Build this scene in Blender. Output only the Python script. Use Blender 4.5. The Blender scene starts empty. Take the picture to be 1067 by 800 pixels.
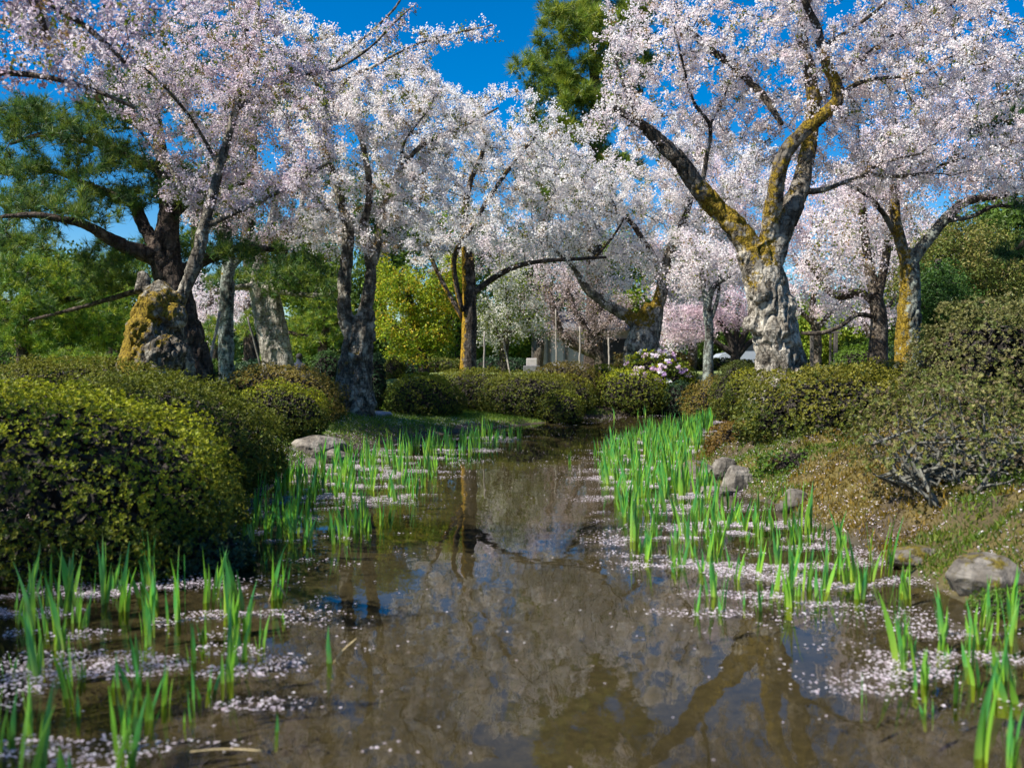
import bpy, math, random
import numpy as np
from mathutils import Vector, Matrix

# ------------------------------------------------------------------ camera, world, sun, exposure
scene = bpy.context.scene
COL = scene.collection
RNG = np.random.default_rng(7)
random.seed(7)
FPX, CX, CY, HORIZON, EYE = 1000.0, 533.5, 400.0, 375.0, 1.5
PITCH = math.atan((CY - HORIZON) / FPX)

cam_data = bpy.data.cameras.new('camera')
cam = bpy.data.objects.new('camera', cam_data)
COL.objects.link(cam)
cam.location = (0, 0, EYE)
cam.rotation_euler = (math.radians(90) - PITCH, 0, 0)
cam_data.sensor_width = 36
cam_data.lens = 36 * FPX / 1067.0
cam_data.clip_end = 2000
cam_data.dof.use_dof = True
cam_data.dof.focus_distance = 17.0
cam_data.dof.aperture_fstop = 2.0
scene.camera = cam

SUN_EL, SUN_AZ = math.radians(49), math.radians(64)      # azimuth measured from straight behind the camera towards its left
sun_dir = Vector((-math.sin(SUN_AZ) * math.cos(SUN_EL), -math.cos(SUN_AZ) * math.cos(SUN_EL), math.sin(SUN_EL)))
sun_data = bpy.data.lights.new('sun', 'SUN')
sun_data.energy = 5.0
sun_data.angle = math.radians(0.5)
sun_data.color = (1.0, 0.95, 0.87)
sun = bpy.data.objects.new('sun', sun_data)
COL.objects.link(sun)
sun.rotation_euler = sun_dir.to_track_quat('Z', 'Y').to_euler()
sun.location = (-20, -20, 30)

world = bpy.data.worlds.new('World')
scene.world = world
world.use_nodes = True
wn, wl = world.node_tree.nodes, world.node_tree.links
bg = wn['Background']
sky = wn.new('ShaderNodeTexSky')
sky.sky_type = 'NISHITA'
sky.sun_disc = False
sky.sun_elevation = SUN_EL
sky.sun_rotation = math.atan2(sun_dir.x, sun_dir.y)
sky.air_density, sky.dust_density, sky.ozone_density = 1.0, 0.3, 3.0
hs = wn.new('ShaderNodeHueSaturation')
hs.inputs['Saturation'].default_value = 1.6
wl.new(sky.outputs[0], hs.inputs['Color'])
tn = wn.new('ShaderNodeMix')
tn.data_type, tn.blend_type = 'RGBA', 'MULTIPLY'
tn.inputs[0].default_value = 1.0
tn.inputs[7].default_value = (0.86, 0.97, 1.08, 1)
wl.new(hs.outputs[0], tn.inputs[6])
wl.new(tn.outputs[2], bg.inputs[0])
bg.inputs[1].default_value = 0.070
scene.view_settings.view_transform = 'Standard'
scene.view_settings.look = 'None'
scene.view_settings.exposure = 0.98
scene.view_settings.gamma = 1.0
scene.view_settings.use_curve_mapping = False
scene.cycles.max_bounces = 12
scene.cycles.diffuse_bounces = 7
scene.cycles.glossy_bounces = 3
scene.cycles.transmission_bounces = 8
scene.cycles.transparent_max_bounces = 8
scene.cycles.use_denoising = True
scene.cycles.sample_clamp_indirect = 6.0


def W(px, py, d):
    """World point(s) seen in the photograph's pixel (px, py) at the distance d along +Y."""
    px, py, d = np.asarray(px, float), np.asarray(py, float), np.asarray(d, float)
    a, b = (px - CX) / FPX, (CY - py) / FPX
    y = math.cos(PITCH) + b * math.sin(PITCH)
    z = b * math.cos(PITCH) - math.sin(PITCH)
    t = d / y
    return np.stack([a * t, d + 0 * px, EYE + z * t], -1)


def water_pt(px, py):
    d = EYE * FPX / (py - HORIZON)
    return ((px - CX) / FPX * d, d)


# ------------------------------------------------------------------ noise and mesh helpers
def _hash(ix, iy, iz):
    h = (ix * 374761393 + iy * 668265263 + iz * 2147483647) & 0xffffffff
    h = ((h ^ (h >> 13)) * 1274126177) & 0xffffffff
    return ((h ^ (h >> 16)) & 0xffff) / 65535.0


def vnoise(P):
    P = np.asarray(P, float)
    i = np.floor(P).astype(np.int64)
    f = P - i
    f = f * f * (3 - 2 * f)
    o = 0
    for dx in (0, 1):
        for dy in (0, 1):
            for dz in (0, 1):
                w = (f[..., 0] if dx else 1 - f[..., 0]) * (f[..., 1] if dy else 1 - f[..., 1]) * (f[..., 2] if dz else 1 - f[..., 2])
                o = o + w * _hash(i[..., 0] + dx, i[..., 1] + dy, i[..., 2] + dz)
    return o


def fbm(P, octs=3):
    P = np.asarray(P, float)
    o, a, s = 0, 0.5, 0
    for k in range(octs):
        o = o + a * vnoise(P * 2 ** k + 17.3 * k)
        s += a
        a *= 0.5
    return o / s


def unit(v):
    return v / np.maximum(np.linalg.norm(v, axis=-1, keepdims=True), 1e-9)


def mesh_np(name, V, F_list, mats, mat_idx=None, smooth=False, tint=None, floats=None):
    """One mesh from numpy arrays; F_list holds arrays of triangles or quads."""
    me = bpy.data.meshes.new(name)
    V = np.ascontiguousarray(V, np.float32)
    F_list = [np.asarray(F, np.int32) for F in F_list if len(F)]
    loops = np.concatenate([F.ravel() for F in F_list])
    sizes = np.concatenate([np.full(len(F), F.shape[1], np.int32) for F in F_list])
    starts = np.concatenate([[0], np.cumsum(sizes)[:-1]]).astype(np.int32)
    me.vertices.add(len(V))
    me.vertices.foreach_set('co', V.ravel())
    me.loops.add(len(loops))
    me.loops.foreach_set('vertex_index', loops)
    me.polygons.add(len(sizes))
    me.polygons.foreach_set('loop_start', starts)
    for m in mats:
        me.materials.append(m)
    if mat_idx is not None:
        me.polygons.foreach_set('material_index', np.asarray(mat_idx, np.int32))
    me.polygons.foreach_set('use_smooth', np.full(len(sizes), bool(smooth)))
    if tint is not None:
        at = me.attributes.new('tint', 'FLOAT_COLOR', 'POINT')
        c = np.ones((len(V), 4), np.float32)
        c[:, :3] = tint
        at.data.foreach_set('color', c.ravel())
    for k, arr in (floats or {}).items():
        at = me.attributes.new(k, 'FLOAT', 'POINT')
        at.data.foreach_set('value', np.asarray(arr, np.float32))
    me.update(calc_edges=True)
    me.validate()
    return me


def link(name, me, parent=None, loc=(0, 0, 0)):
    o = bpy.data.objects.new(name, me)
    COL.objects.link(o)
    o.location = [float(v) for v in loc]
    if parent is not None:
        o.parent = parent
    return o


def tag(o, label, cat, group=None, kind=None):
    o['label'] = label
    o['category'] = cat
    if group:
        o['group'] = group
    if kind:
        o['kind'] = kind
    return o


def thing(name, label, cat, loc, group=None):
    return tag(link(name, None, None, loc), label, cat, group)


def structure(o):
    o['kind'] = 'structure'
    return o


def copy_tree(o, parent=None):
    c = o.copy()
    COL.objects.link(c)
    if parent is not None:
        c.parent = parent
    for ch in list(o.children):
        copy_tree(ch, c)
    return c


def cards(C, N, L, Wd, tint, bend=0.15, along=None):
    """Leaf or petal shaped quads: centres C, normals N, lengths L, widths Wd."""
    n = len(C)
    if along is None:
        u = unit(np.cross(N, RNG.normal(size=(n, 3))))
    else:
        u = unit(along - N * (along * N).sum(1, keepdims=True))
    v = np.cross(N, u)
    L, Wd = np.broadcast_to(L, (n,))[:, None], np.broadcast_to(Wd, (n,))[:, None]
    up = N * L * bend
    V = np.stack([C - u * L / 2, C + v * Wd / 2 + up, C + u * L / 2, C - v * Wd / 2 + up], 1).reshape(-1, 3)
    F = np.arange(4 * n).reshape(-1, 4)
    return V, F, np.repeat(tint, 4, axis=0)


def merge(parts):
    """Merge (V, [F...], tint, mat index) pieces into arrays for mesh_np."""
    Vs, Fs, ts, ms, off = [], [], [], [], 0
    for V, Fl, t, m in parts:
        Vs.append(V)
        ts.append(t)
        for F in Fl:
            Fs.append(np.asarray(F) + off)
            ms.append(np.full(len(F), m))
        off += len(V)
    return np.concatenate(Vs), Fs, np.concatenate(ts), np.concatenate(ms)


def tube(P, R, sides, cap=True, roll=0.0):
    P, R = np.asarray(P, float), np.asarray(R, float)
    n = len(P)
    T = unit(np.gradient(P, axis=0))
    ref = np.array([0.0, 0.0, 1.0]) if abs(T[0, 2]) < 0.9 else np.array([1.0, 0, 0])
    nrm = unit(np.cross(T[0], ref)[None])[0]
    Ns = np.empty((n, 3))
    for i in range(n):
        nrm = nrm - T[i] * np.dot(nrm, T[i])
        nrm = nrm / max(np.linalg.norm(nrm), 1e-9)
        Ns[i] = nrm
    B = np.cross(T, Ns)
    a = np.linspace(0, 2 * np.pi, sides, endpoint=False) + roll
    V = P[:, None] + R[:, None, None] * (np.cos(a)[None, :, None] * Ns[:, None] + np.sin(a)[None, :, None] * B[:, None])
    V = V.reshape(-1, 3)
    i, j = np.meshgrid(np.arange(n - 1), np.arange(sides), indexing='ij')
    j2 = (j + 1) % sides
    F = np.stack([i * sides + j, i * sides + j2, (i + 1) * sides + j2, (i + 1) * sides + j], -1).reshape(-1, 4)
    Fs = [F]
    if cap:
        k = len(V)
        V = np.concatenate([V, P[:1], P[-1:]])
        s = np.arange(sides)
        s2 = (s + 1) % sides
        Fs.append(np.concatenate([np.stack([s2, s, np.full(sides, k)], -1),
                                  np.stack([(n - 1) * sides + s, (n - 1) * sides + s2, np.full(sides, k + 1)], -1)]))
    return V, Fs


def box(c, s, bevel=0.0):
    """A bevelled box as arrays (V, F list) through bmesh."""
    import bmesh
    bm = bmesh.new()
    bmesh.ops.create_cube(bm, size=1)
    for v in bm.verts:
        v.co = Vector((v.co.x * s[0] + c[0], v.co.y * s[1] + c[1], v.co.z * s[2] + c[2]))
    if bevel:
        bmesh.ops.bevel(bm, geom=bm.edges[:] + bm.verts[:], offset=bevel, segments=2, affect='EDGES', profile=0.6)
    bmesh.ops.triangulate(bm, faces=bm.faces[:])
    bm.verts.index_update()
    V = np.array([v.co[:] for v in bm.verts])
    F = np.array([[v.index for v in f.verts] for f in bm.faces])
    bm.free()
    return V, [F]


def catmull(P, step):
    P = np.asarray(P, float)
    Q = np.vstack([2 * P[0] - P[1], P, 2 * P[-1] - P[-2]])
    out = []
    for i in range(1, len(Q) - 2):
        p0, p1, p2, p3 = Q[i - 1], Q[i], Q[i + 1], Q[i + 2]
        n = max(2, int(np.linalg.norm((p2 - p1)[:3]) / step))
        t = np.linspace(0, 1, n, endpoint=False)[:, None]
        out.append(0.5 * (2 * p1 + (p2 - p0) * t + (2 * p0 - 5 * p1 + 4 * p2 - p3) * t ** 2 + (3 * p1 - p0 - 3 * p2 + p3) * t ** 3))
    out.append(P[-1:])
    return np.concatenate(out)


# ------------------------------------------------------------------ materials
def material(name):
    m = bpy.data.materials.new(name)
    m.use_nodes = True
    nt = m.node_tree
    nt.nodes.clear()
    out = nt.nodes.new('ShaderNodeOutputMaterial')
    return m, nt, out


def node(nt, kind, **kw):
    n = nt.nodes.new(kind)
    for k, v in kw.items():
        if k in n.inputs:
            n.inputs[k].default_value = v
        else:
            setattr(n, k, v)
    return n


def ramp(nt, fac, stops):
    r = nt.nodes.new('ShaderNodeValToRGB')
    while len(r.color_ramp.elements) < len(stops):
        r.color_ramp.elements.new(0.5)
    for e, (p, c) in zip(r.color_ramp.elements, stops):
        e.position = p
        e.color = (*c, 1) if len(c) == 3 else c
    nt.links.new(fac, r.inputs[0])
    return r.outputs[0]


def mixcol(nt, fac, a, b, mode='MIX'):
    m = nt.nodes.new('ShaderNodeMix')
    m.data_type = 'RGBA'
    m.blend_type = mode
    for sock, v in ((m.inputs[0], fac), (m.inputs[6], a), (m.inputs[7], b)):
        if hasattr(v, 'is_output'):
            nt.links.new(v, sock)
        else:
            sock.default_value = v if not isinstance(v, tuple) else ((*v, 1) if len(v) == 3 else v)
    return m.outputs[2]


def leaf_material(name, translucent=0.35, gloss=0.06, rough=0.45, tr_tint=(1, 1, 1)):
    m, nt, out = material(name)
    L = nt.links
    at = node(nt, 'ShaderNodeAttribute', attribute_name='tint')
    d = node(nt, 'ShaderNodeBsdfDiffuse')
    t = node(nt, 'ShaderNodeBsdfTranslucent')
    g = node(nt, 'ShaderNodeBsdfGlossy', Roughness=rough)
    mx = node(nt, 'ShaderNodeMixShader', Fac=translucent)
    mg = node(nt, 'ShaderNodeMixShader', Fac=gloss)
    L.new(at.outputs['Color'], d.inputs[0])
    L.new(mixcol(nt, 1.0, at.outputs['Color'], tr_tint, 'MULTIPLY'), t.inputs[0])
    L.new(d.outputs[0], mx.inputs[1])
    L.new(t.outputs[0], mx.inputs[2])
    L.new(mx.outputs[0], mg.inputs[1])
    L.new(g.outputs[0], mg.inputs[2])
    L.new(mg.outputs[0] if gloss else mx.outputs[0], out.inputs[0])
    return m


def bark_material(name, dark, mid, pale, lichen=0.5, moss_col=(0.22, 0.145, 0.014), scale=1.0, cracks=0.75):
    m, nt, out = material(name)
    L = nt.links
    pos = node(nt, 'ShaderNodeNewGeometry').outputs['Position']
    mp = node(nt, 'ShaderNodeMapping')
    mp.inputs['Scale'].default_value = (1, 1, 0.45)
    L.new(pos, mp.inputs[0])
    n1 = node(nt, 'ShaderNodeTexNoise', Scale=9.0 * scale, Detail=8.0, Roughness=0.68)
    n2 = node(nt, 'ShaderNodeTexNoise', Scale=3.2 * scale, Detail=5.0, Roughness=0.6)
    n3 = node(nt, 'ShaderNodeTexVoronoi', Scale=14.0 * scale)
    n3.feature = 'F1'
    L.new(mp.outputs[0], n1.inputs['Vector'])
    L.new(pos, n2.inputs['Vector'])
    L.new(mp.outputs[0], n3.inputs['Vector'])
    base = ramp(nt, n1.outputs[0], [(0.32, dark), (0.5, mid), (0.68, pale)])
    lich = ramp(nt, n2.outputs[0], [(0.62 - 0.25 * lichen, (0, 0, 0)), (0.70 - 0.25 * lichen, (1, 1, 1))])
    spot = ramp(nt, n1.outputs[0], [(0.36, (0.25, 0.25, 0.25)), (0.5, (1, 1, 1))])
    lf = node(nt, 'ShaderNodeMath', operation='MULTIPLY')
    L.new(lich, lf.inputs[0])
    L.new(spot, lf.inputs[1])
    base = mixcol(nt, lf.outputs[0], base, tuple(min(1, c * 1.25) for c in pale))
    # bark turns darker towards the upper limbs; cracks and short cross bands break up the old bark
    ag = node(nt, 'ShaderNodeAttribute', attribute_name='limb_dark')
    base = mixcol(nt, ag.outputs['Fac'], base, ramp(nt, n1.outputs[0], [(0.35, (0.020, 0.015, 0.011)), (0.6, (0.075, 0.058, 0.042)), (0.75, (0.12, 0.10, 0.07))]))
    vc = node(nt, 'ShaderNodeTexVoronoi', Scale=7.0 * scale)
    vc.feature = 'DISTANCE_TO_EDGE'
    nw = node(nt, 'ShaderNodeTexNoise', Scale=5.0, Detail=4.0)
    L.new(pos, nw.inputs['Vector'])
    L.new(mixcol(nt, 0.35, mp.outputs[0], nw.outputs['Color']), vc.inputs['Vector'])
    crack = ramp(nt, vc.outputs['Distance'], [(0.0, (0.25, 0.22, 0.2)), (0.09, (1, 1, 1))])
    base = mixcol(nt, cracks, base, crack, 'MULTIPLY')
    mb = node(nt, 'ShaderNodeMapping')
    mb.inputs['Scale'].default_value = (3.0, 3.0, 26.0)
    L.new(pos, mb.inputs[0])
    nb = node(nt, 'ShaderNodeTexNoise', Scale=1.3 * scale, Detail=4.0, Roughness=0.6)
    L.new(mb.outputs[0], nb.inputs['Vector'])
    base = mixcol(nt, 0.6, base, ramp(nt, nb.outputs[0], [(0.36, (0.35, 0.32, 0.3)), (0.46, (1, 1, 1)), (0.7, (1.15, 1.12, 1.08))]), 'MULTIPLY')
    at = node(nt, 'ShaderNodeAttribute', attribute_name='moss')
    n4 = node(nt, 'ShaderNodeTexNoise', Scale=7.0, Detail=6.0, Roughness=0.7)
    L.new(pos, n4.inputs['Vector'])
    ad = node(nt, 'ShaderNodeMath', operation='MULTIPLY_ADD')
    L.new(n4.outputs[0], ad.inputs[0])
    ad.inputs[1].default_value = 1.9
    sh = node(nt, 'ShaderNodeMath', operation='ADD')
    L.new(at.outputs['Fac'], sh.inputs[0])
    sh.inputs[1].default_value = -0.45
    L.new(sh.outputs[0], ad.inputs[2])
    mf = ramp(nt, ad.outputs[0], [(0.78, (0, 0, 0)), (0.95, (1, 1, 1))])
    n5 = node(nt, 'ShaderNodeTexNoise', Scale=30.0, Detail=4.0)
    L.new(pos, n5.inputs['Vector'])
    mc = ramp(nt, n5.outputs[0], [(0.34, tuple(c * 0.22 for c in moss_col)), (0.56, moss_col), (0.75, (moss_col[0] * 1.3, moss_col[1] * 1.5, moss_col[2]))])
    colr = mixcol(nt, mf, base, mc)
    hgt = node(nt, 'ShaderNodeMath', operation='MULTIPLY_ADD')
    L.new(n3.outputs['Distance'], hgt.inputs[0])
    hgt.inputs[1].default_value = 0.5
    L.new(n1.outputs[0], hgt.inputs[2])
    h2 = node(nt, 'ShaderNodeMath', operation='MULTIPLY_ADD')
    L.new(crack, h2.inputs[0])
    h2.inputs[1].default_value = 0.66 * cracks
    L.new(hgt.outputs[0], h2.inputs[2])
    b = node(nt, 'ShaderNodeBump', Strength=1.0, Distance=0.04)
    L.new(h2.outputs[0], b.inputs['Height'])
    p = node(nt, 'ShaderNodeBsdfPrincipled', Roughness=0.9)
    p.inputs['Specular IOR Level'].default_value = 0.2
    L.new(colr, p.inputs['Base Color'])
    L.new(b.outputs[0], p.inputs['Normal'])
    L.new(p.outputs[0], out.inputs[0])
    return m


def solid_material(name, a, b, scale=8.0, rough=0.8, bump=0.3, detail=5.0):
    """Two-tone noise surface for stone, timber, plaster and paint."""
    m, nt, out = material(name)
    L = nt.links
    pos = node(nt, 'ShaderNodeNewGeometry').outputs['Position']
    n = node(nt, 'ShaderNodeTexNoise', Scale=scale, Detail=detail, Roughness=0.65)
    L.new(pos, n.inputs['Vector'])
    p = node(nt, 'ShaderNodeBsdfPrincipled', Roughness=rough)
    L.new(ramp(nt, n.outputs[0], [(0.35, a), (0.65, b)]), p.inputs['Base Color'])
    bp = node(nt, 'ShaderNodeBump', Strength=bump, Distance=0.03)
    L.new(n.outputs[0], bp.inputs['Height'])
    L.new(bp.outputs[0], p.inputs['Normal'])
    L.new(p.outputs[0], out.inputs[0])
    return m


M_LEAF = leaf_material('leaf', 0.38, 0.02, 0.5)
M_NEEDLE = leaf_material('needle', 0.35, 0.03, 0.5)
M_PETAL = leaf_material('petal', 0.5, 0.0)
M_IRIS = leaf_material('iris_leaf', 0.45, 0.06, 0.35)
M_TWIG = solid_material('twig', (0.02, 0.015, 0.011), (0.05, 0.04, 0.03), 20, 0.9)
M_BARK_HERO = bark_material('bark_old_cherry', (0.022, 0.018, 0.014), (0.14, 0.122, 0.095), (0.33, 0.30, 0.245), 0.62)
M_BARK_STUMP = bark_material('bark_stump', (0.022, 0.018, 0.013), (0.11, 0.095, 0.072), (0.29, 0.265, 0.21), 0.4)
M_BARK_CHERRY = bark_material('bark_cherry', (0.022, 0.017, 0.013), (0.085, 0.068, 0.05), (0.19, 0.16, 0.125), 0.3)
M_BARK_LICHEN = bark_material('bark_lichen', (0.025, 0.022, 0.018), (0.10, 0.10, 0.082), (0.21, 0.235, 0.20), 0.6)
M_BARK_ORANGE = bark_material('bark_orange_moss', (0.018, 0.014, 0.011), (0.06, 0.048, 0.038), (0.14, 0.12, 0.10), 0.2, (0.36, 0.21, 0.015))
M_STEM = solid_material('lichened_stem', (0.05, 0.045, 0.035), (0.16, 0.16, 0.13), 18)
M_BARK_PINE = bark_material('bark_pine', (0.018, 0.013, 0.01), (0.06, 0.043, 0.032), (0.13, 0.10, 0.075), 0.2)
M_BARK_PALE = bark_material('bark_pale', (0.10, 0.085, 0.065), (0.26, 0.235, 0.19), (0.36, 0.33, 0.28), 0.4)
M_ROCK = bark_material('rock', (0.06, 0.05, 0.04), (0.13, 0.115, 0.095), (0.21, 0.19, 0.16), 0.4, (0.13, 0.10, 0.015), 1.0, 0.08)

# ------------------------------------------------------------------ terrain
_left = [(-420, 640), (-100, 604), (60, 600), (195, 592), (248, 548), (275, 512), (300, 493), (330, 480), (365, 467), (430, 456),
         (500, 447.5), (560, 441.5), (620, 434), (700, 430), (760, 429), (830, 430), (900, 432)]
_right = [(860, 439), (800, 440), (762, 444), (742, 455), (728, 475), (718, 495), (762, 508), (815, 528), (875, 556), (925, 585),
          (972, 610), (1012, 627), (1067, 642), (1180, 672)]
SHORE = np.array([(-9.0, -8.0), (-8.0, 2.0)] + [water_pt(*p) for p in _left] + [water_pt(*p) for p in _right] + [(5.5, 2.0), (7.0, -8.0)])


def shore_dist(x, y):
    """Signed distance to the water's edge, positive on land."""
    x, y = np.asarray(x, float), np.asarray(y, float)
    inside = np.zeros(x.shape, bool)
    best = np.full(x.shape, 1e9)
    A, B = SHORE, np.roll(SHORE, -1, axis=0)
    for (ax, ay), (bx, by) in zip(A, B):
        dx, dy = bx - ax, by - ay
        t = np.clip(((x - ax) * dx + (y - ay) * dy) / max(dx * dx + dy * dy, 1e-9), 0, 1)
        best = np.minimum(best, np.hypot(x - ax - t * dx, y - ay - t * dy))
        c = (ay > y) != (by > y)
        if dy != 0:
            inside ^= c & (x < ax + (y - ay) / dy * dx)
    return np.where(inside, -best, best)


def ground_z(x, y, s=None):
    x, y = np.asarray(x, float), np.asarray(y, float)
    if s is None:
        s = shore_dist(x, y)
    P = np.stack([x, y, 0 * x], -1)
    lo = fbm(P * 0.9, 3) - 0.5
    hi = fbm(P * 4.0 + 9, 2) - 0.5
    bed = -np.minimum(0.24, 0.02 + 0.10 * np.maximum(-s - 0.1, 0)) + 0.07 * lo * np.minimum(1, -np.minimum(s, 0)) * 1.2 + 0.03 * hi
    land = 0.98 * (1 - np.exp(-np.maximum(s, 0) / 1.9)) + 0.10 * lo * np.minimum(1, np.maximum(s, 0)) + 0.05 * hi * np.minimum(1, 3 * np.maximum(s, 0))
    knob = np.clip(1 - np.abs(fbm(P * 1.9 + 31, 2) - 0.5) * 5, 0, 1) * 0.16 * np.clip(s * 2.5, 0, 1) * np.clip((3.5 - s) / 1.5, 0, 1) * (x > 1.5) * (y < 17)
    low = np.clip((x + 5.5) / 2.0, 0, 1) * np.clip((3.0 - x) / 1.0, 0, 1) * np.clip((y - 18.5) / 2.5, 0, 1) * np.clip((28.0 - y) / 2.0, 0, 1)
    land = land * (1 - 0.68 * low)
    ramp_down = np.clip((y - 26.5) / 4, 0, 1) * np.clip((-x - 3.0) / 2.5, 0, 1)
    land = land - 0.7 * ramp_down * np.clip(s / 2, 0, 1)
    return np.where(s > 0, land + knob + np.minimum(0.03, s * 0.1), bed)


def gz(x, y):
    return float(ground_z(np.array([x]), np.array([y]))[0])


def axis(lo, hi, step, far_lo, far_hi):
    mid = np.arange(lo, hi, step)
    up, g = [hi], step
    while up[-1] < far_hi:
        g *= 1.35
        up.append(up[-1] + g)
    dn, g = [lo], step
    while dn[-1] > far_lo:
        g *= 1.35
        dn.append(dn[-1] - g)
    return np.concatenate([dn[:0:-1], mid, up])


def build_ground():
    xs, ys = axis(-13, 13, 0.15, -700, 700), axis(-3, 34, 0.15, -300, 1200)
    X, Y = np.meshgrid(xs, ys)
    S = shore_dist(X, Y)
    Z = ground_z(X, Y, S)
    V = np.stack([X, Y, Z], -1).reshape(-1, 3)
    ny, nx = X.shape
    i, j = np.meshgrid(np.arange(ny - 1), np.arange(nx - 1), indexing='ij')
    F = np.stack([i * nx + j, i * nx + j + 1, (i + 1) * nx + j + 1, (i + 1) * nx + j], -1).reshape(-1, 4)
    s, x, y = S.ravel(), V[:, 0], V[:, 1]
    n = fbm(V * 1.3, 3)
    mud, soil = np.array([0.056, 0.050, 0.029]), np.array([0.065, 0.047, 0.028])
    moss, lawn, dust = np.array([0.11, 0.085, 0.016]), np.array([0.13, 0.20, 0.02]), np.array([0.24, 0.20, 0.17])
    t = np.where((s < 0)[:, None], mud, soil)
    right = ((x > 2.0) & (s > 0.05) & (y < 17)).astype(float) * np.clip((n - 0.30) * 6, 0, 1)
    t = t + (moss - t) * right[:, None]
    left = ((x < 2.0) & (s > 0.5) & (y > 12)).astype(float) * np.clip((n - 0.25) * 5, 0, 1)
    t = t + (lawn - t) * left[:, None]
    far = np.clip((y - 27) / 8, 0, 1)
    t = t + (lawn * 0.8 + dust * 0.2 - t) * far[:, None]
    lane = np.exp(-((x - 15.5) / 1.6) ** 2) * np.clip((y - 33) / 4, 0, 1)
    t = t + (np.array([0.50, 0.42, 0.42]) - t) * np.clip(lane * 1.5, 0, 1)[:, None]
    m, nt, out = material('garden_soil')
    L = nt.links
    at = node(nt, 'ShaderNodeAttribute', attribute_name='tint')
    pos = node(nt, 'ShaderNodeNewGeometry').outputs['Position']
    n1 = node(nt, 'ShaderNodeTexNoise', Scale=14.0, Detail=8.0, Roughness=0.7)
    n2 = node(nt, 'ShaderNodeTexNoise', Scale=2.2, Detail=4.0)
    L.new(pos, n1.inputs['Vector'])
    L.new(pos, n2.inputs['Vector'])
    c = mixcol(nt, 1.0, at.outputs['Color'], ramp(nt, n1.outputs[0], [(0.3, (0.45, 0.45, 0.42)), (0.7, (1.4, 1.35, 1.3))]), 'MULTIPLY')
    c = mixcol(nt, 1.0, c, ramp(nt, n2.outputs[0], [(0.35, (0.75, 0.75, 0.7)), (0.65, (1.15, 1.15, 1.15))]), 'MULTIPLY')
    p = node(nt, 'ShaderNodeBsdfPrincipled', Roughness=0.9)
    b = node(nt, 'ShaderNodeBump', Strength=0.8, Distance=0.03)
    L.new(n1.outputs[0], b.inputs['Height'])
    L.new(b.outputs[0], p.inputs['Normal'])
    L.new(c, p.inputs['Base Color'])
    L.new(p.outputs[0], out.inputs[0])
    structure(link('ground', mesh_np('ground', V, [F], [m], None, True, t)))


def build_water():
    m, nt, out = material('stream_water')
    L = nt.links
    pos = node(nt, 'ShaderNodeNewGeometry').outputs['Position']
    mp = node(nt, 'ShaderNodeMapping')
    mp.inputs['Scale'].default_value = (1.0, 0.55, 1.0)
    L.new(pos, mp.inputs[0])
    n1 = node(nt, 'ShaderNodeTexNoise', Scale=2.6, Detail=3.0, Roughness=0.5)
    L.new(mp.outputs[0], n1.inputs['Vector'])
    b = node(nt, 'ShaderNodeBump', Strength=0.075, Distance=0.04)
    L.new(n1.outputs[0], b.inputs['Height'])
    fr = node(nt, 'ShaderNodeFresnel', IOR=1.36)
    L.new(b.outputs[0], fr.inputs['Normal'])
    tr = node(nt, 'ShaderNodeBsdfTransparent')
    tr.inputs[0].default_value = (0.78, 0.73, 0.58, 1)
    gl = node(nt, 'ShaderNodeBsdfGlossy', Roughness=0.02)
    L.new(b.outputs[0], gl.inputs['Normal'])
    mx = node(nt, 'ShaderNodeMixShader')
    L.new(fr.outputs[0], mx.inputs[0])
    L.new(tr.outputs[0], mx.inputs[1])
    L.new(gl.outputs[0], mx.inputs[2])
    L.new(mx.outputs[0], out.inputs[0])
    V = np.array([(-16, -8, 0), (16, -8, 0), (16, 30, 0), (-16, 30, 0)], float)
    structure(link('stream_water', mesh_np('stream_water', V, [np.array([[0, 1, 2, 3]])], [m])))


build_ground()
build_water()


# ------------------------------------------------------------------ trees
def colonize(P, par, start_ok, A, step, infl, kill, iters=90, up=0.0, gnarl=0.25):
    """Grow branch nodes from P towards the attractor points A; returns all nodes and parents."""
    P, par = [np.array(p) for p in P], list(par)
    kids = [0] * len(P)
    A = A.copy()
    ok = np.array(start_ok, bool)
    near = np.full(len(A), 1e9)
    who = np.full(len(A), -1)

    def update(idx):
        Q = np.array([P[i] for i in idx])
        for k in range(0, len(Q), 256):
            D = np.linalg.norm(A[:, None] - Q[None, k:k + 256], axis=2)
            j = D.argmin(1)
            d = D[np.arange(len(A)), j]
            b = d < near
            near[b] = d[b]
            who[b] = np.array(idx)[k + j[b]]

    update([i for i in range(len(P)) if ok[i]])
    for it in range(iters):
        act = near < (infl if it > 14 else 1e8)
        if not act.any():
            break
        w = who[act]
        dirs = unit(A[act] - np.array(P)[w])
        acc = np.zeros((len(P), 3))
        np.add.at(acc, w, dirs)
        src = np.unique(w)
        new = []
        for i in src:
            if kids[i] >= 3:
                continue
            v = acc[i] / (np.linalg.norm(acc[i]) + 1e-9) + RNG.normal(size=3) * gnarl + np.array([0, 0, up])
            q = P[i] + step * v / np.linalg.norm(v)
            kids[i] += 1
            new.append(len(P))
            P.append(q)
            par.append(i)
            kids.append(0)
        if not new:
            break
        update(new)
        keep = near > kill
        A, near, who = A[keep], near[keep], who[keep]
        if not len(A):
            break
        full = np.array([kids[i] >= 3 for i in who])
        keep = ~full | (RNG.random(len(who)) < 0.7)
        A, near, who = A[keep], near[keep], who[keep]
        if not len(A):
            break
    return np.array(P), np.array(par)


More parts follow.
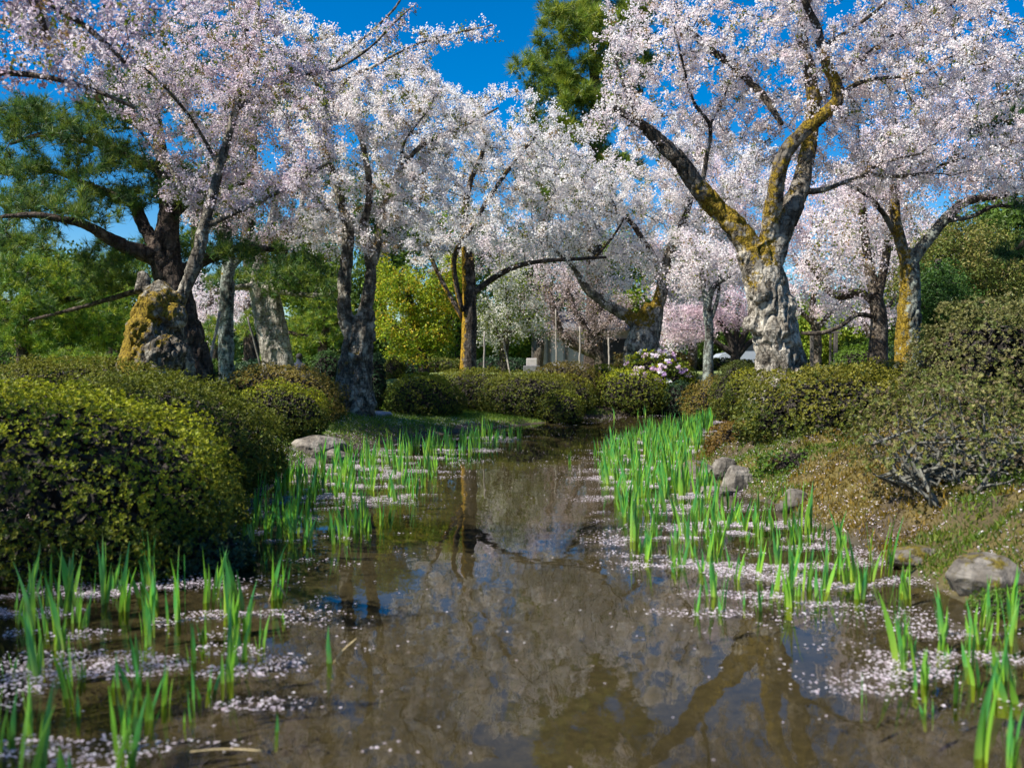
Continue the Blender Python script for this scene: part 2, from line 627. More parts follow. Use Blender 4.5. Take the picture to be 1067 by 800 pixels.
def ellipsoid_points(spec, depth, n):
    """Random points in a crown lobe given as (px, py, rx, ry, half depth in metres, depth offset)."""
    if spec[0] == 'w':                                            # a lobe given straight in metres
        u = unit(RNG.normal(size=(n, 3))) * (RNG.random((n, 1)) ** 0.42)
        return np.array(spec[1:4]) + u * np.array(spec[4:7])
    px, py, rx, ry, rd = spec[:5]
    dd = spec[5] if len(spec) > 5 else 0.0
    u = unit(RNG.normal(size=(n, 3))) * (RNG.random((n, 1)) ** 0.42)
    return W(px + u[:, 0] * rx, py + u[:, 1] * ry, depth + dd + u[:, 2] * rd)


def remeshed(parts, voxel):
    Vs, Fs, off = [], [], 0
    for V, Fl in parts:
        Vs.append(V)
        Fs += [F + off for F in Fl]
        off += len(V)
    me = mesh_np('raw_trunk', np.concatenate(Vs), Fs, [])
    o = link('raw_trunk', me)
    md = o.modifiers.new('remesh', 'REMESH')
    md.mode = 'VOXEL'
    md.voxel_size = voxel
    sm = o.modifiers.new('smooth', 'SMOOTH')
    sm.iterations = 4
    ev = o.evaluated_get(bpy.context.evaluated_depsgraph_get())
    m2 = ev.to_mesh()
    n, nf = len(m2.vertices), len(m2.polygons)
    V = np.empty(n * 3, np.float32)
    N = np.empty(n * 3, np.float32)
    m2.vertices.foreach_get('co', V)
    m2.vertices.foreach_get('normal', N)
    F = np.array([p.vertices[:] for p in m2.polygons if len(p.vertices) == 4], np.int32)
    ev.to_mesh_clear()
    bpy.data.objects.remove(o)
    bpy.data.meshes.remove(me)
    return V.reshape(-1, 3).astype(float), N.reshape(-1, 3).astype(float), F


def near_index(V, Q):
    out = np.empty(len(V), np.int64)
    for k in range(0, len(V), 4000):
        out[k:k + 4000] = ((V[k:k + 4000, None] - Q[None]) ** 2).sum(2).argmin(1)
    return out


TREE_STATS = []


def tree(name, label, depth, limbs, crowns, group=None, cat='tree', bark=M_BARK_CHERRY, kind='blossom', n_attr=900, step=0.2, infl=1.3,
         kill=0.32, tip=0.0045, voxel=0.0, lump=0.1, moss=(), moss_bias=-0.1, grow_above=1.0, thin=1.0, up=0.03, gnarl=0.28, fill=None, twig_sides=3,
         burls=(), keep_tip=0.0, moss_side=0.0, pale_to=None):
    """A tree from hand-placed limbs [(px, py, radius px, depth offset), ...] whose crown lobes are filled with grown branches."""
    P, par, rad, ok, limb_pts = [], [], [], [], []
    base = None
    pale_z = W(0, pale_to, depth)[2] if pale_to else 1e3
    for li, limb in enumerate(limbs):
        pts = np.array([[*p[1:4], p[4]] if p[0] == 'w' else list(W(p[0], p[1], depth + (p[3] if len(p) > 3 else 0))) + [p[2] * (depth + (p[3] if len(p) > 3 else 0)) / FPX] for p in limb])
        if li == 0:
            base = np.array([pts[0, 0], pts[0, 1], gz(pts[0, 0], pts[0, 1])])
            root = pts[0].copy()
            root[2] = base[2] - 0.15
            if pts[0, 2] > base[2] + 0.25:
                root[3] *= 1.15
                pts = np.vstack([root, pts])
            else:
                pts[0, 2] = min(pts[0, 2], base[2] - 0.1)
        sm = catmull(pts, step * 0.7)
        sm[:, 3] = np.maximum(sm[:, 3] * (thin if li else 0.5 + 0.5 * thin), 0.006)
        limb_pts.append(sm)
        if li == 0:
            prev = -1
        else:
            prev = int(((np.array(P) - sm[0, :3]) ** 2).sum(1).argmin())
        for q in sm:
            P.append(q[:3])
            par.append(prev)
            rad.append(q[3])
            ok.append(q[2] > base[2] + grow_above)
            prev = len(P) - 1
    nfix = len(P)
    size = [c[4] * c[6] * (FPX / depth) ** 2 if c[0] == 'w' else c[2] * c[3] for c in crowns]
    A = np.concatenate([ellipsoid_points(c, depth, max(6, int(n_attr * q / sum(size)))) for c, q in zip(crowns, size)])
    A = A[A[:, 2] > base[2] + 0.5]
    Pn, par = colonize(P, par, ok, A, step, infl, kill, up=up, gnarl=gnarl)
    n = len(Pn)
    r = np.zeros(n)
    kid = [[] for _ in range(n)]
    for i in range(n):
        if par[i] >= 0:
            kid[par[i]].append(i)
    for i in range(n - 1, -1, -1):
        s = sum(r[k] ** 2.3 for k in kid[i] if k >= nfix or i >= nfix)
        r[i] = max(tip, s ** (1 / 2.3))
        if i < nfix:
            r[i] = rad[i]
    for i in range(nfix, n):
        r[i] = min(r[i], r[par[i]] * (0.8 if par[i] < nfix else 1.0))
    # wood: trunk and limbs
    pieces, moss_all = [], []
    if voxel:
        parts = [tube(s[:, :3], s[:, 3], 24 if k == 0 else 16) for k, s in enumerate(limb_pts)]
        for (bx, by, br, bd) in burls:                          # swellings that belong to the trunk
            c = W(bx, by, depth + bd)
            rr = br * depth / FPX
            parts.append(tube(c + np.array([[0, 0, -0.95], [0, 0, -0.6], [0, 0, 0], [0, 0, 0.6], [0, 0, 0.95]]) * rr, np.array([0.3, 0.8, 1, 0.8, 0.3]) * rr, 14))
        V, N, F = remeshed(parts, voxel)
        Q = np.concatenate(limb_pts)
        k = near_index(V, Q[:, :3])
        rl = Q[k, 3]
        lo = fbm(V * 2.6 / np.maximum(0.25, 2 * rl.max())[None], 3) - 0.5
        md = fbm(V * np.array([7, 7, 4.0]), 3) - 0.5
        ridge = np.abs(fbm(V * np.array([5, 5, 2.0]) + 40, 3) - 0.5)
        disp = rl * (2.2 * lump * lo + 1.6 * lump * md) - np.minimum(0.06, rl * 0.7 * lump * 2) * np.clip(1 - ridge * 14, 0, 1)
        disp = disp + 0.035 * np.minimum(1, rl * 4) * (fbm(V * np.array([15, 15, 11.0]) + 3, 3) - 0.5)
        V = V + N * disp[:, None]
        ms = moss_bias + 0.35 * (fbm(V * 3.0 + 5, 2) - 0.5) + 0.10 * N[:, 2]
        for (mx_, my_, mr_, ms_) in moss:
            c = W(mx_, my_, depth)
            d = np.hypot(V[:, 0] - c[0], V[:, 2] - c[2]) / (mr_ * depth / FPX)
            ms = ms + ms_ * np.exp(-d ** 2)
        pieces.append((V, [F], np.zeros((len(V), 3)), 0))
        moss_all.append(ms)
    else:
        for k, s in enumerate(limb_pts):
            V, Fl = tube(s[:, :3], s[:, 3] * (1 + 2.5 * lump * (vnoise(s[:, :3] * 3) - 0.5)), 12 if k == 0 else 8)
            pieces.append((V, Fl, np.zeros((len(V), 3)), 0))
            sides = 12 if k == 0 else 8
            axis_x = np.concatenate([np.repeat(s[:, 0], sides), [s[0, 0], s[-1, 0]]])
            axis_r = np.concatenate([np.repeat(s[:, 3], sides), [s[0, 3], s[-1, 3]]])
            ms = moss_bias + 0.35 * (vnoise(V * 3.0) - 0.5) - moss_side * np.clip((V[:, 0] - axis_x) / axis_r, -1, 1)
            moss_all.append(ms)
    # grown branches as chains of tubes
    stack = [(i, par[i]) for i in range(nfix, n) if par[i] < nfix]
    while stack:
        i, p = stack.pop()
        chain = [p, i]
        while kid[chain[-1]]:
            ks = sorted(kid[chain[-1]], key=lambda q: -r[q])
            stack += [(q, chain[-1]) for q in ks[1:]]
            chain.append(ks[0])
        pts = Pn[chain]
        rr = r[chain].copy()
        rr[0] = rr[1]
        V, Fl = tube(pts, rr, 6 if rr[1] > 0.03 else (4 if rr[1] > 0.012 else twig_sides), cap=False)
        pieces.append((V, Fl, np.zeros((len(V), 3)), 0))
        moss_all.append(np.full(len(V), moss_bias - 0.1))
    V, Fs, t, mi = merge(pieces)
    root = thing(name, label, cat, base, group)
    link('trunk', mesh_np('trunk', V - base, Fs, [bark], None, True, None, {'moss': np.concatenate(moss_all), 'limb_dark': np.clip((V[:, 2] - pale_z + 1.6 * (vnoise(V * 2.6) - 0.5)) / 1.8, 0, 0.9)}), root)
    # crown
    cand = np.array([i for i in range(nfix, n) if r[i] < max(4.0 * tip, keep_tip)])
    TREE_STATS.append((name, n, len(cand)))
    if len(cand) and fill:
        D = unit(Pn[cand] - Pn[par[cand]])
        V, Fl, tint = fill(Pn[cand], D)
        link('crown', mesh_np('crown', V - base, Fl, [{'blossom': M_PETAL, 'needle': M_NEEDLE, 'leaf': M_LEAF}[kind]], None, False, tint), root)
    return root


def palette(cols, n, wts=None, jit=0.12):
    cols = np.array(cols)
    k = RNG.choice(len(cols), n, p=wts)
    return np.clip(cols[k] * (1 + jit * RNG.normal(size=(n, 1))), 0.003, 0.95)


def blossoms(n_clusters, k=9, spread=0.09, csize=0.045, psize=0.036, cols=((0.88, 0.81, 0.83), (0.83, 0.73, 0.77), (0.89, 0.85, 0.86)), young=0.10,
             young_cols=((0.22, 0.24, 0.05), (0.30, 0.20, 0.08), (0.14, 0.18, 0.03))):
    def fill(P, D):
        i = RNG.integers(0, len(P), n_clusters)
        C = P[i] - D[i] * RNG.random((n_clusters, 1)) * 0.2 + RNG.normal(size=(n_clusters, 3)) * spread
        tone = palette(cols, n_clusters, None, 0.06)
        yn = RNG.random(n_clusters) < young
        tone = tone * np.array([1.01, 1.0, 0.965])
        tone[yn] = palette(young_cols, yn.sum())
        c = np.repeat(C, k, 0) + RNG.normal(size=(n_clusters * k, 3)) * csize
        t = np.repeat(tone, k, 0) * (1 + 0.06 * RNG.normal(size=(n_clusters * k, 1)))
        N = unit(RNG.normal(size=(n_clusters * k, 3)) + unit(c - np.repeat(C, k, 0)))
        s = psize * (0.7 + 0.6 * RNG.random(n_clusters * k))
        V, F, tt = cards(c, N, s, s * 0.95, np.clip(t, 0, 0.92), 0.2)
        return V, [F], tt
    return fill


def leaves(n_clusters, k=8, spread=0.12, csize=0.09, size=0.07, cols=((0.06, 0.11, 0.02),), aspect=0.55, up=0.4, wts=None):
    def fill(P, D):
        i = RNG.integers(0, len(P), n_clusters)
        C = P[i] + RNG.normal(size=(n_clusters, 3)) * spread
        tone = palette(cols, n_clusters, wts)
        c = np.repeat(C, k, 0) + RNG.normal(size=(n_clusters * k, 3)) * csize
        t = np.repeat(tone, k, 0) * (1 + 0.15 * RNG.normal(size=(n_clusters * k, 1)))
        N = unit(RNG.normal(size=(n_clusters * k, 3)) + np.array([0, 0, up]))
        s = size * (0.6 + 0.8 * RNG.random(n_clusters * k))
        V, F, tt = cards(c, N, s, s * aspect, np.clip(t, 0.004, 0.9), 0.12)
        return V, [F], tt
    return fill


def needles(n_tufts, k=16, length=0.13, width=0.012, spread=0.07, cols=((0.03, 0.075, 0.018), (0.05, 0.10, 0.02), (0.02, 0.05, 0.018)), up=0.55, wts=None):
    def fill(P, D):
        i = RNG.integers(0, len(P), n_tufts)
        C = P[i] + RNG.normal(size=(n_tufts, 3)) * spread
        ax = unit(D[i] * 0.5 + np.array([0, 0, up]) + RNG.normal(size=(n_tufts, 3)) * 0.3)
        tone = palette(cols, n_tufts, wts)
        m = n_tufts * k
        c = np.repeat(C, k, 0)
        d = unit(RNG.normal(size=(m, 3)) * 0.75 + np.repeat(ax, k, 0))
        side = unit(np.cross(d, RNG.normal(size=(m, 3)))) * width / 2
        ln = (length * (0.7 + 0.5 * RNG.random(m)))[:, None]
        V = np.stack([c - side, c + side, c + d * ln], 1).reshape(-1, 3)
        t = np.repeat(np.repeat(tone, k, 0) * (1 + 0.15 * RNG.normal(size=(m, 1))), 3, 0)
        return V, [np.arange(3 * m).reshape(-1, 3)], np.clip(t, 0.004, 0.9)
    return fill

# ------------------------------------------------------------------ shrubs, stones, irises, petals
OLIVE = ((0.15, 0.175, 0.015), (0.085, 0.12, 0.013), (0.20, 0.20, 0.018), (0.055, 0.085, 0.012))
DARKG = ((0.08, 0.11, 0.014), (0.12, 0.14, 0.015), (0.15, 0.15, 0.016), (0.05, 0.075, 0.012))
BRONZE = ((0.13, 0.10, 0.028), (0.09, 0.085, 0.02), (0.17, 0.12, 0.03), (0.06, 0.06, 0.015))
YELLOW = ((0.36, 0.37, 0.012), (0.26, 0.30, 0.012), (0.16, 0.20, 0.012))
ORANGE = ((0.24, 0.17, 0.03), (0.17, 0.15, 0.02), (0.12, 0.13, 0.016), (0.26, 0.19, 0.05))
BLUEG = ((0.03, 0.075, 0.03), (0.045, 0.09, 0.035), (0.02, 0.05, 0.022))
GREYO = ((0.19, 0.19, 0.045), (0.13, 0.155, 0.03), (0.24, 0.22, 0.075), (0.15, 0.11, 0.06), (0.09, 0.12, 0.022))
FRESH = ((0.08, 0.16, 0.015), (0.05, 0.11, 0.014), (0.12, 0.19, 0.02))


def shrub(name, label, px0, px1, top, base, d, cols=OLIVE, new=None, group='clipped azalea mounds along the stream', rd=None, leaf=0.03, dens=1.0,
          cat='shrub', power=2.6, lumps=0.10, hollow=0.0, stems=0, sink=0.08, shaggy=1.0, skew=0.0, flowers=None, tilt=0.0):
    """A clipped mound spanning photograph columns px0..px1, its crest at row top, at distance d."""
    c = W((px0 + px1) / 2, base or 400, d)
    rx = abs(px1 - px0) / 2 * d / FPX
    ry = rd if rd else min(rx, 1.6)
    g = gz(c[0], d)
    ztop = W((px0 + px1) / 2, top, d)[2]
    zb = g - sink if base is None else min(g, W(0, base, d)[2]) - sink
    h = max(0.25, ztop - zb)
    centre = np.array([c[0], d, zb])
    zc = 0.42                                                     # the widest level, as a share of the height
    area = math.pi * (rx + ry) * h * 0.8 + math.pi * rx * ry
    n = int(np.clip(dens * 3.4 * area / (leaf * leaf * 0.42), 1500, 130000))
    u = RNG.normal(size=(n, 3))
    u[:, 2] = np.where(u[:, 2] < 0, u[:, 2] * 0.75, u[:, 2])
    u = unit(u)

    def surface(u, scale):
        q = (np.abs(u) ** power).sum(1) ** (-1 / power)           # superellipsoid radius
        p = u * q[:, None]
        z = np.where(p[:, 2] > 0, zc + (1 - zc) * p[:, 2], zc + zc * p[:, 2])
        pos = np.stack([p[:, 0] * rx, p[:, 1] * ry, z * h], 1)
        pos[:, 2] *= 1 - tilt * pos[:, 0] / rx
        ctr = np.array([0, 0, zc * h])
        wob = 1 + lumps * 2 * (fbm((pos + centre) * 1.7 / max(0.5, min(rx, 1.2)), 2) - 0.5) + 0.10 * shaggy * (vnoise((pos + centre) * 6) - 0.5) + 0.04 * shaggy * (vnoise((pos + centre) * 17) - 0.5)
        return ctr + (pos - ctr) * (scale * wob)[:, None], p

    # sprigs: rosettes of leaves whose tips point out of the mound, sitting on humps and hollows
    k = 6
    ns_ = n // k
    u = u[:ns_]
    depth = RNG.random(ns_) ** 1.8 * 0.20
    pos, p = surface(u, 1 - depth)
    hump = fbm((pos + centre) * 5.5, 2)
    pos, p = surface(u, (1 - depth) * (1 + shaggy * 0.22 * (hump - 0.5)))
    keep = RNG.random(ns_) < np.clip(0.25 + (hump - 0.26) * 3.4, 0.25, 1)
    if hollow:
        keep &= (pos[:, 2] / h > hollow * (0.6 + 0.8 * vnoise(pos * 3.0))) | (RNG.random(ns_) < 0.05)
    pos, p, u, hump = pos[keep], p[keep], u[keep], hump[keep]
    ns_ = len(pos)
    ax = unit(unit(u / np.array([rx, ry, h * 0.55])) + np.array([0, 0, 0.35]) + RNG.normal(size=(ns_, 3)) * 0.45)
    tone = palette(cols, ns_, None, 0.16)
    if new is not None:                                           # pale new shoots on the top of the mound
        w = np.clip((p[:, 2] - 0.15) * 1.6 + 1.6 * (fbm((pos + centre) * 2.2, 2) - 0.5), 0, 1) * (RNG.random(ns_) < 0.8)
        tone = tone + (palette(new, ns_) - tone) * w[:, None]
    s = leaf * (0.6 + 0.7 * RNG.random(ns_))
    s, ax6, C6, tone = np.repeat(s, k), np.repeat(ax, k, 0), np.repeat(pos, k, 0), np.repeat(tone, k, 0)
    m = len(s)
    out = unit(np.cross(ax6, RNG.normal(size=(m, 3))))
    along = unit(out + ax6 * (0.25 + 0.9 * RNG.random((m, 1))))
    N = unit(np.cross(np.cross(along, ax6), along) + RNG.normal(size=(m, 3)) * 0.15)
    V, F, t = cards(C6 + along * s[:, None] * 0.55, N, s, s * 0.48, np.clip(tone * (1 + 0.12 * RNG.normal(size=(m, 1))), 0.004, 0.9), 0.08, along)
    root = thing(name, label, cat, centre, group)
    link('foliage', mesh_np('foliage', V, [F], [M_LEAF], None, False, t), root)
    # the woody inside: stems fanning from the foot, their twigs ending under the leaves
    parts = []
    ns = stems or int(np.clip(12 * rx * ry + 10, 10, 46))
    us = unit(np.abs(RNG.normal(size=(ns * 5, 3))) * np.array([1, 1, 0.8]) * np.where(RNG.random((ns * 5, 3)) < 0.5, -1, 1) * np.array([1, 1, 0]) + np.abs(RNG.normal(size=(ns * 5, 3))) * np.array([0.1, 0.1, 1.0]))
    ends, _ = surface(us, np.full(ns * 5, 0.9))
    for k in range(ns):
        foot = np.array([RNG.normal() * 0.30 * rx, RNG.normal() * 0.30 * ry, 0.0])
        e = ends[k * 5]
        mid = foot + (e - foot) * 0.45 + RNG.normal(size=3) * 0.07 * h + np.array([0, 0, 0.05 * h])
        r0 = (0.011 + 0.014 * RNG.random()) * (1.6 if stems else 1.0)
        path = catmull(np.array([foot, mid, e]), 0.12)
        path = path + 0.03 * (np.stack([vnoise(path * 5 + 3), vnoise(path * 5 + 9), vnoise(path * 5 + 15)], 1) - 0.5) * (2 if stems else 1)
        parts.append(tube(path, np.linspace(r0, 0.004, len(path)), 5, cap=False))
        for q in range(1, 5):
            a = path[int(len(path) * (0.3 + 0.12 * q))]
            e2 = a + (ends[k * 5 + q] - a) * 0.55 if np.linalg.norm(ends[k * 5 + q] - e) > rx * 0.8 else ends[k * 5 + q]
            pt = catmull(np.array([a, (a + e2) / 2 + RNG.normal(size=3) * 0.03, e2]), 0.15)
            parts.append(tube(pt, np.linspace(r0 * 0.5, 0.003, len(pt)), 4, cap=False))
    if not hollow:                                                # dense dead twiggery deep inside
        nd = 4500
        ud = unit(RNG.normal(size=(nd, 3)))
        pd, _ = surface(ud, 0.5 + 0.28 * RNG.random(nd))
        Vd, Fd, _t = cards(pd, unit(RNG.normal(size=(nd, 3)) + ud), 0.07 * h + 0.03, 0.03 * h + 0.012, np.zeros((nd, 3)), 0.1)
        parts.append((Vd, [Fd]))
    V, Fs, t, mi = merge([(V, Fl, np.zeros((len(V), 3)), 0) for V, Fl in parts])
    link('stems', mesh_np('stems', V, Fs, [M_TWIG if not stems else M_STEM]), root)
    if flowers:
        nfl, fcols = flowers
        uf = unit(np.stack([RNG.normal(size=nfl), RNG.normal(size=nfl) - 0.8, np.abs(RNG.normal(size=nfl)) + 0.4], 1))
        pf, _ = surface(uf, np.full(nfl, 1.03))
        for q in range(nfl):                                      # every flower head is a part of its own
            k = 16
            c = RNG.normal(size=(k, 3)) * 0.034
            V, F, t = cards(c, unit(RNG.normal(size=(k, 3)) + uf[q]), 0.085, 0.08, np.repeat(palette(fcols, 1), k, 0), 0.2)
            link('flower_head', mesh_np('flower_head', V, [F], [M_PETAL], None, False, t), root, pf[q])
    return root


def ico(sub=4):
    import bmesh
    bm = bmesh.new()
    bmesh.ops.create_icosphere(bm, subdivisions=sub, radius=1)
    V = np.array([v.co[:] for v in bm.verts])
    F = np.array([[v.index for v in f.verts] for f in bm.faces])
    bm.free()
    return V, F


ICO = ico(5)


def stone(label, px, py, d, w, h, depth=None, mat=M_ROCK, moss=-0.1, seed=0, flat=0.0, name='garden_stone', group=None):
    """A boulder whose middle shows at (px, py); w and h are its size in pixels."""
    V, F = ICO
    c = W(px, py, d)
    rx, rz = w / 2 * d / FPX, h / 2 * d / FPX
    ry = depth if depth else rx * 0.8
    c[2] = min(c[2], max(gz(c[0], c[1]), -0.05) + rz * 0.65)          # sunk into the ground it lies on
    rng = np.random.default_rng(seed + 11)
    P = V.copy()
    for _ in range(9):                                            # planar breaks
        nrm = unit(rng.normal(size=(1, 3)))[0]
        dist = 0.62 + 0.3 * rng.random()
        over = np.maximum(P @ nrm - dist, 0)
        P = P - over[:, None] * nrm * 0.85
    P = P * (1 + 0.16 * (fbm(P * 1.8 + seed * 3.1, 3) - 0.5) + 0.06 * (fbm(P * 7 + seed, 3) - 0.5))[:, None]
    if flat:
        P[:, 2] = np.minimum(P[:, 2], flat)
    P = P * np.array([rx, ry, rz]) * 1.12
    ms = moss + 0.3 * (fbm(P * 4 + seed, 2) - 0.5) + 0.12 * unit(V)[:, 2] - 0.15 * V[:, 0]
    base = np.array([c[0], c[1], c[2] - rz])
    o = link(name, mesh_np(name, P + np.array([0, 0, rz]), [F], [mat], None, True, None, {'moss': ms}), None, base)
    return tag(o, label, 'stone', group)


# ---- irises
def iris_mesh(seed, n_leaf, hgt, spread):
    rng = np.random.default_rng(seed)
    Vs, Fs, ts, off = [], [], [], 0
    fan = rng.random() * math.pi
    for k in range(n_leaf):
        f = fan + rng.normal() * 0.25 + (0.9 if k % 3 == 2 else 0)
        dx = np.array([math.cos(f), math.sin(f), 0])
        dn = np.array([-math.sin(f), math.cos(f), 0])
        a = rng.normal() * spread
        root = np.append(rng.normal(size=2) * (0.012 + 0.012 * (n_leaf > 5)), 0) + dx * (k - n_leaf / 2) * 0.008
        H = hgt * (0.5 + 0.68 * rng.random())
        s = np.linspace(0, 1, 8)
        bend = rng.normal() * 0.09
        ctr = root + np.array([0, 0, 1.0]) * (s * H * math.cos(a))[:, None] + dx * (s * H * math.sin(a) + bend * H * s ** 2)[:, None] + dn * (rng.normal() * 0.07 * H * s ** 2)[:, None]
        w = 0.0112 * (0.7 + 0.6 * rng.random()) * np.clip(np.minimum(0.62 + 1.6 * s, (1 - s) * 2.3 + 0.02), 0, 1)
        tw = f + rng.normal() * 0.25
        wd = np.array([math.cos(tw), math.sin(tw), 0])
        V = np.concatenate([ctr - wd * w[:, None], ctr + dn * 0.0025, ctr + wd * w[:, None]])
        i = np.arange(7)
        Fs += [np.stack([i, i + 8, i + 9, i + 1], 1) + off, np.stack([i + 8, i + 16, i + 17, i + 9], 1) + off]
        g = np.array([0.20, 0.47, 0.035]) * (0.65 + 0.6 * rng.random()) if rng.random() < 0.62 else np.array([0.08, 0.34, 0.06]) * (0.7 + 0.6 * rng.random())
        b = np.array([0.46, 0.54, 0.045])
        mixw = np.clip(1 - s / 0.55, 0, 1)[:, None] * 0.75
        col = g * (1 - mixw) + b * mixw
        if rng.random() < 0.3:                                    # some blades are browned at the tip
            tipw = np.clip((s - 0.8) * 5, 0, 1)[:, None] * 0.8
            col = col * (1 - tipw) + np.array([0.34, 0.27, 0.08]) * tipw
        ts.append(np.tile(col, (3, 1)))
        Vs.append(V)
        off += len(V)
    return np.concatenate(Vs), Fs, np.concatenate(ts)


IRIS_DATA = [iris_mesh(100 + k, n, h, 0.085) for k, (n, h) in enumerate(
    [(3, 0.34), (4, 0.38), (5, 0.36), (3, 0.30), (6, 0.40), (4, 0.32), (7, 0.38), (4, 0.42), (2, 0.28), (5, 0.34)])]
IRIS_MESH = [mesh_np('iris_plant', V, Fs, [M_IRIS], None, True, t) for V, Fs, t in IRIS_DATA]


def iris(px, py, label, group=None, k=None, scale=1.0):
    x, y = water_pt(px, py)
    k = int(RNG.integers(0, 10)) if k is None else k
    o = link('iris_plant', IRIS_MESH[k], None, (x, y, min(0.0, max(-0.08, gz(x, y)))))
    o.rotation_euler = (RNG.normal() * 0.05, RNG.normal() * 0.05, RNG.random() * 6.28)
    s = scale * (0.85 + 0.3 * RNG.random())
    o.scale = (s, s, s)
    return tag(o, label, 'iris', group)


def petal_sheet(name, label, pts, size, z=None, flat=0.12, cols=((0.84, 0.74, 0.78), (0.76, 0.66, 0.72), (0.62, 0.52, 0.55), (0.88, 0.82, 0.84))):
    n = len(pts)
    V, F, t = cards(pts, unit(np.array([0, 0, 1.0]) + RNG.normal(size=(n, 3)) * flat), size * (0.55 + 0.9 * RNG.random(n)), size * (0.5 + 0.6 * RNG.random(n)), palette(cols, n, None, 0.05), 0.12)
    return tag(link(name, mesh_np(name, V, [F], [M_PETAL], None, False, t)), label, 'petals', None, 'stuff')


def tuft_cover(name, label, pts, height, width, cols, cat, lean=0.35, parent=None):
    """Short blades or moss fronds, one triangle each."""
    n = len(pts)
    d = unit(np.array([0, 0, 1.0]) + RNG.normal(size=(n, 3)) * lean)
    side = unit(np.cross(d, RNG.normal(size=(n, 3)))) * width / 2
    h = height * (0.5 + RNG.random((n, 1)))
    V = np.stack([pts - side, pts + side, pts + d * h], 1).reshape(-1, 3)
    t = np.repeat(cols if len(cols) == n else palette(cols, n), 3, 0)
    return tag(link(name, mesh_np(name, V, [np.arange(3 * n).reshape(-1, 3)], [M_LEAF], None, False, t)), label, cat, None, 'stuff')

# ------------------------------------------------------------------ the cherries
CH = 'cherry trees in blossom along the stream'
hero = tree('cherry_tree', 'thick gnarled grey cherry trunk with yellow moss in its fork, on the right bank', 16.0, [
    [(818, 410, 38), (815, 388, 29), (810, 358, 26), (804, 328, 25.5), (798, 300, 24), (792, 278, 22), (783, 258, 20)],
    [(793, 285, 15), (779, 256, 15), (762, 232, 13.5), (742, 212, 12.5), (724, 190, 11, -.1), (708, 168, 10.5, -.2), (690, 150, 9.5, -.2), (668, 130, 6, -.3), (640, 112, 4, -.4)],
    [(797, 290, 16), (807, 258, 15.5), (820, 228, 14), (832, 200, 11.5, .1), (838, 175, 10, .2), (844, 145, 9, .3), (848, 110, 8, .4), (843, 70, 7, .5), (836, 30, 6, .6), (850, -20, 5, .8), (870, -80, 4, 1)],
    [(800, 262, 11), (803, 232, 11, -.15), (808, 200, 9.5, -.3), (813, 172, 9, -.4), (825, 150, 9, -.45), (845, 130, 8.5, -.45), (862, 117, 8.2, -.45), (874, 102, 8, -.45), (868, 80, 7, -.45), (857, 58, 6, -.45), (852, 30, 5, -.4), (838, 0, 4, -.5), (826, -50, 3, -.6)],
    [(874, 102, 4, -.3), (892, 88, 3.2, -.5), (915, 82, 2.6, -.7), (945, 80, 2, -1)],
    [(838, 200, 4.5, .1), (858, 198, 3.6), (880, 190, 3), (905, 182, 2.6), (935, 184, 2.4), (968, 180, 2)],
    [(858, 198, 3), (890, 186, 2.5, -.2), (920, 170, 2.2, -.4), (960, 160, 1.8, -.6)],
    [(730, 200, 3.6), (736, 165, 3), (740, 132, 2.6, -.2), (722, 105, 2.2, -.4), (710, 60, 2, -.6), (702, 25, 1.6, -.8)],
    [(740, 130, 2, -.2), (752, 108, 1.6), (760, 85, 1.4)],
    [(850, 55, 4, -.3), (880, 35, 3, -.5), (920, 5, 2.4, -.8), (950, -40, 2, -1)],
    [(815, 130, 3, 0), (795, 100, 4.5, .4), (765, 70, 4.5, .5), (738, 50, 4, .5), (715, 28, 3, .5)],
    [(846, 110, 4, .4), (900, 60, 3.5, .8), (960, 20, 3, 1.2), (1020, -10, 2.4, 1.5)],
    [(668, 130, 3, -.3), (650, 90, 2.4, 0), (640, 60, 2, .2)]],
    [(900, 60, 150, 90, 2.0, .9), (760, 30, 120, 90, 1.8, .7), (700, 115, 85, 60, 1.6, .6), (960, 130, 110, 60, 1.8, .3), (1020, 50, 90, 100, 2.0, .2), (850, -70, 190, 60, 2, .3), (660, 40, 50, 70, 1.4, .2),
     (780, 140, 60, 50, 1.4, 1.6), (920, 180, 90, 30, 1.2, .6), (880, 150, 70, 50, 1.2, 1.5), (1050, 160, 60, 50, 1.5, .3), (640, 120, 45, 35, 1.2, .2)],
    CH, 'cherry', M_BARK_HERO, 'blossom', 2600, 0.15, 0.9, 0.22, 0.0055, 0.020, 0.13,
    [(765, 225, 34, .62), (792, 262, 24, .62), (778, 295, 14, .4), (840, 130, 36, .55), (812, 185, 24, .5), (860, 80, 34, .45), (738, 205, 26, .45), (805, 225, 14, .4)], -0.14,
    fill=blossoms(11500, 13, 0.055, 0.034, 0.036, young=0.09),
    burls=[(806, 345, 20, -.15), (784, 338, 11, -.1), (818, 318, 13, -.15), (793, 305, 14, -.2)], twig_sides=3, pale_to=250, thin=0.88)

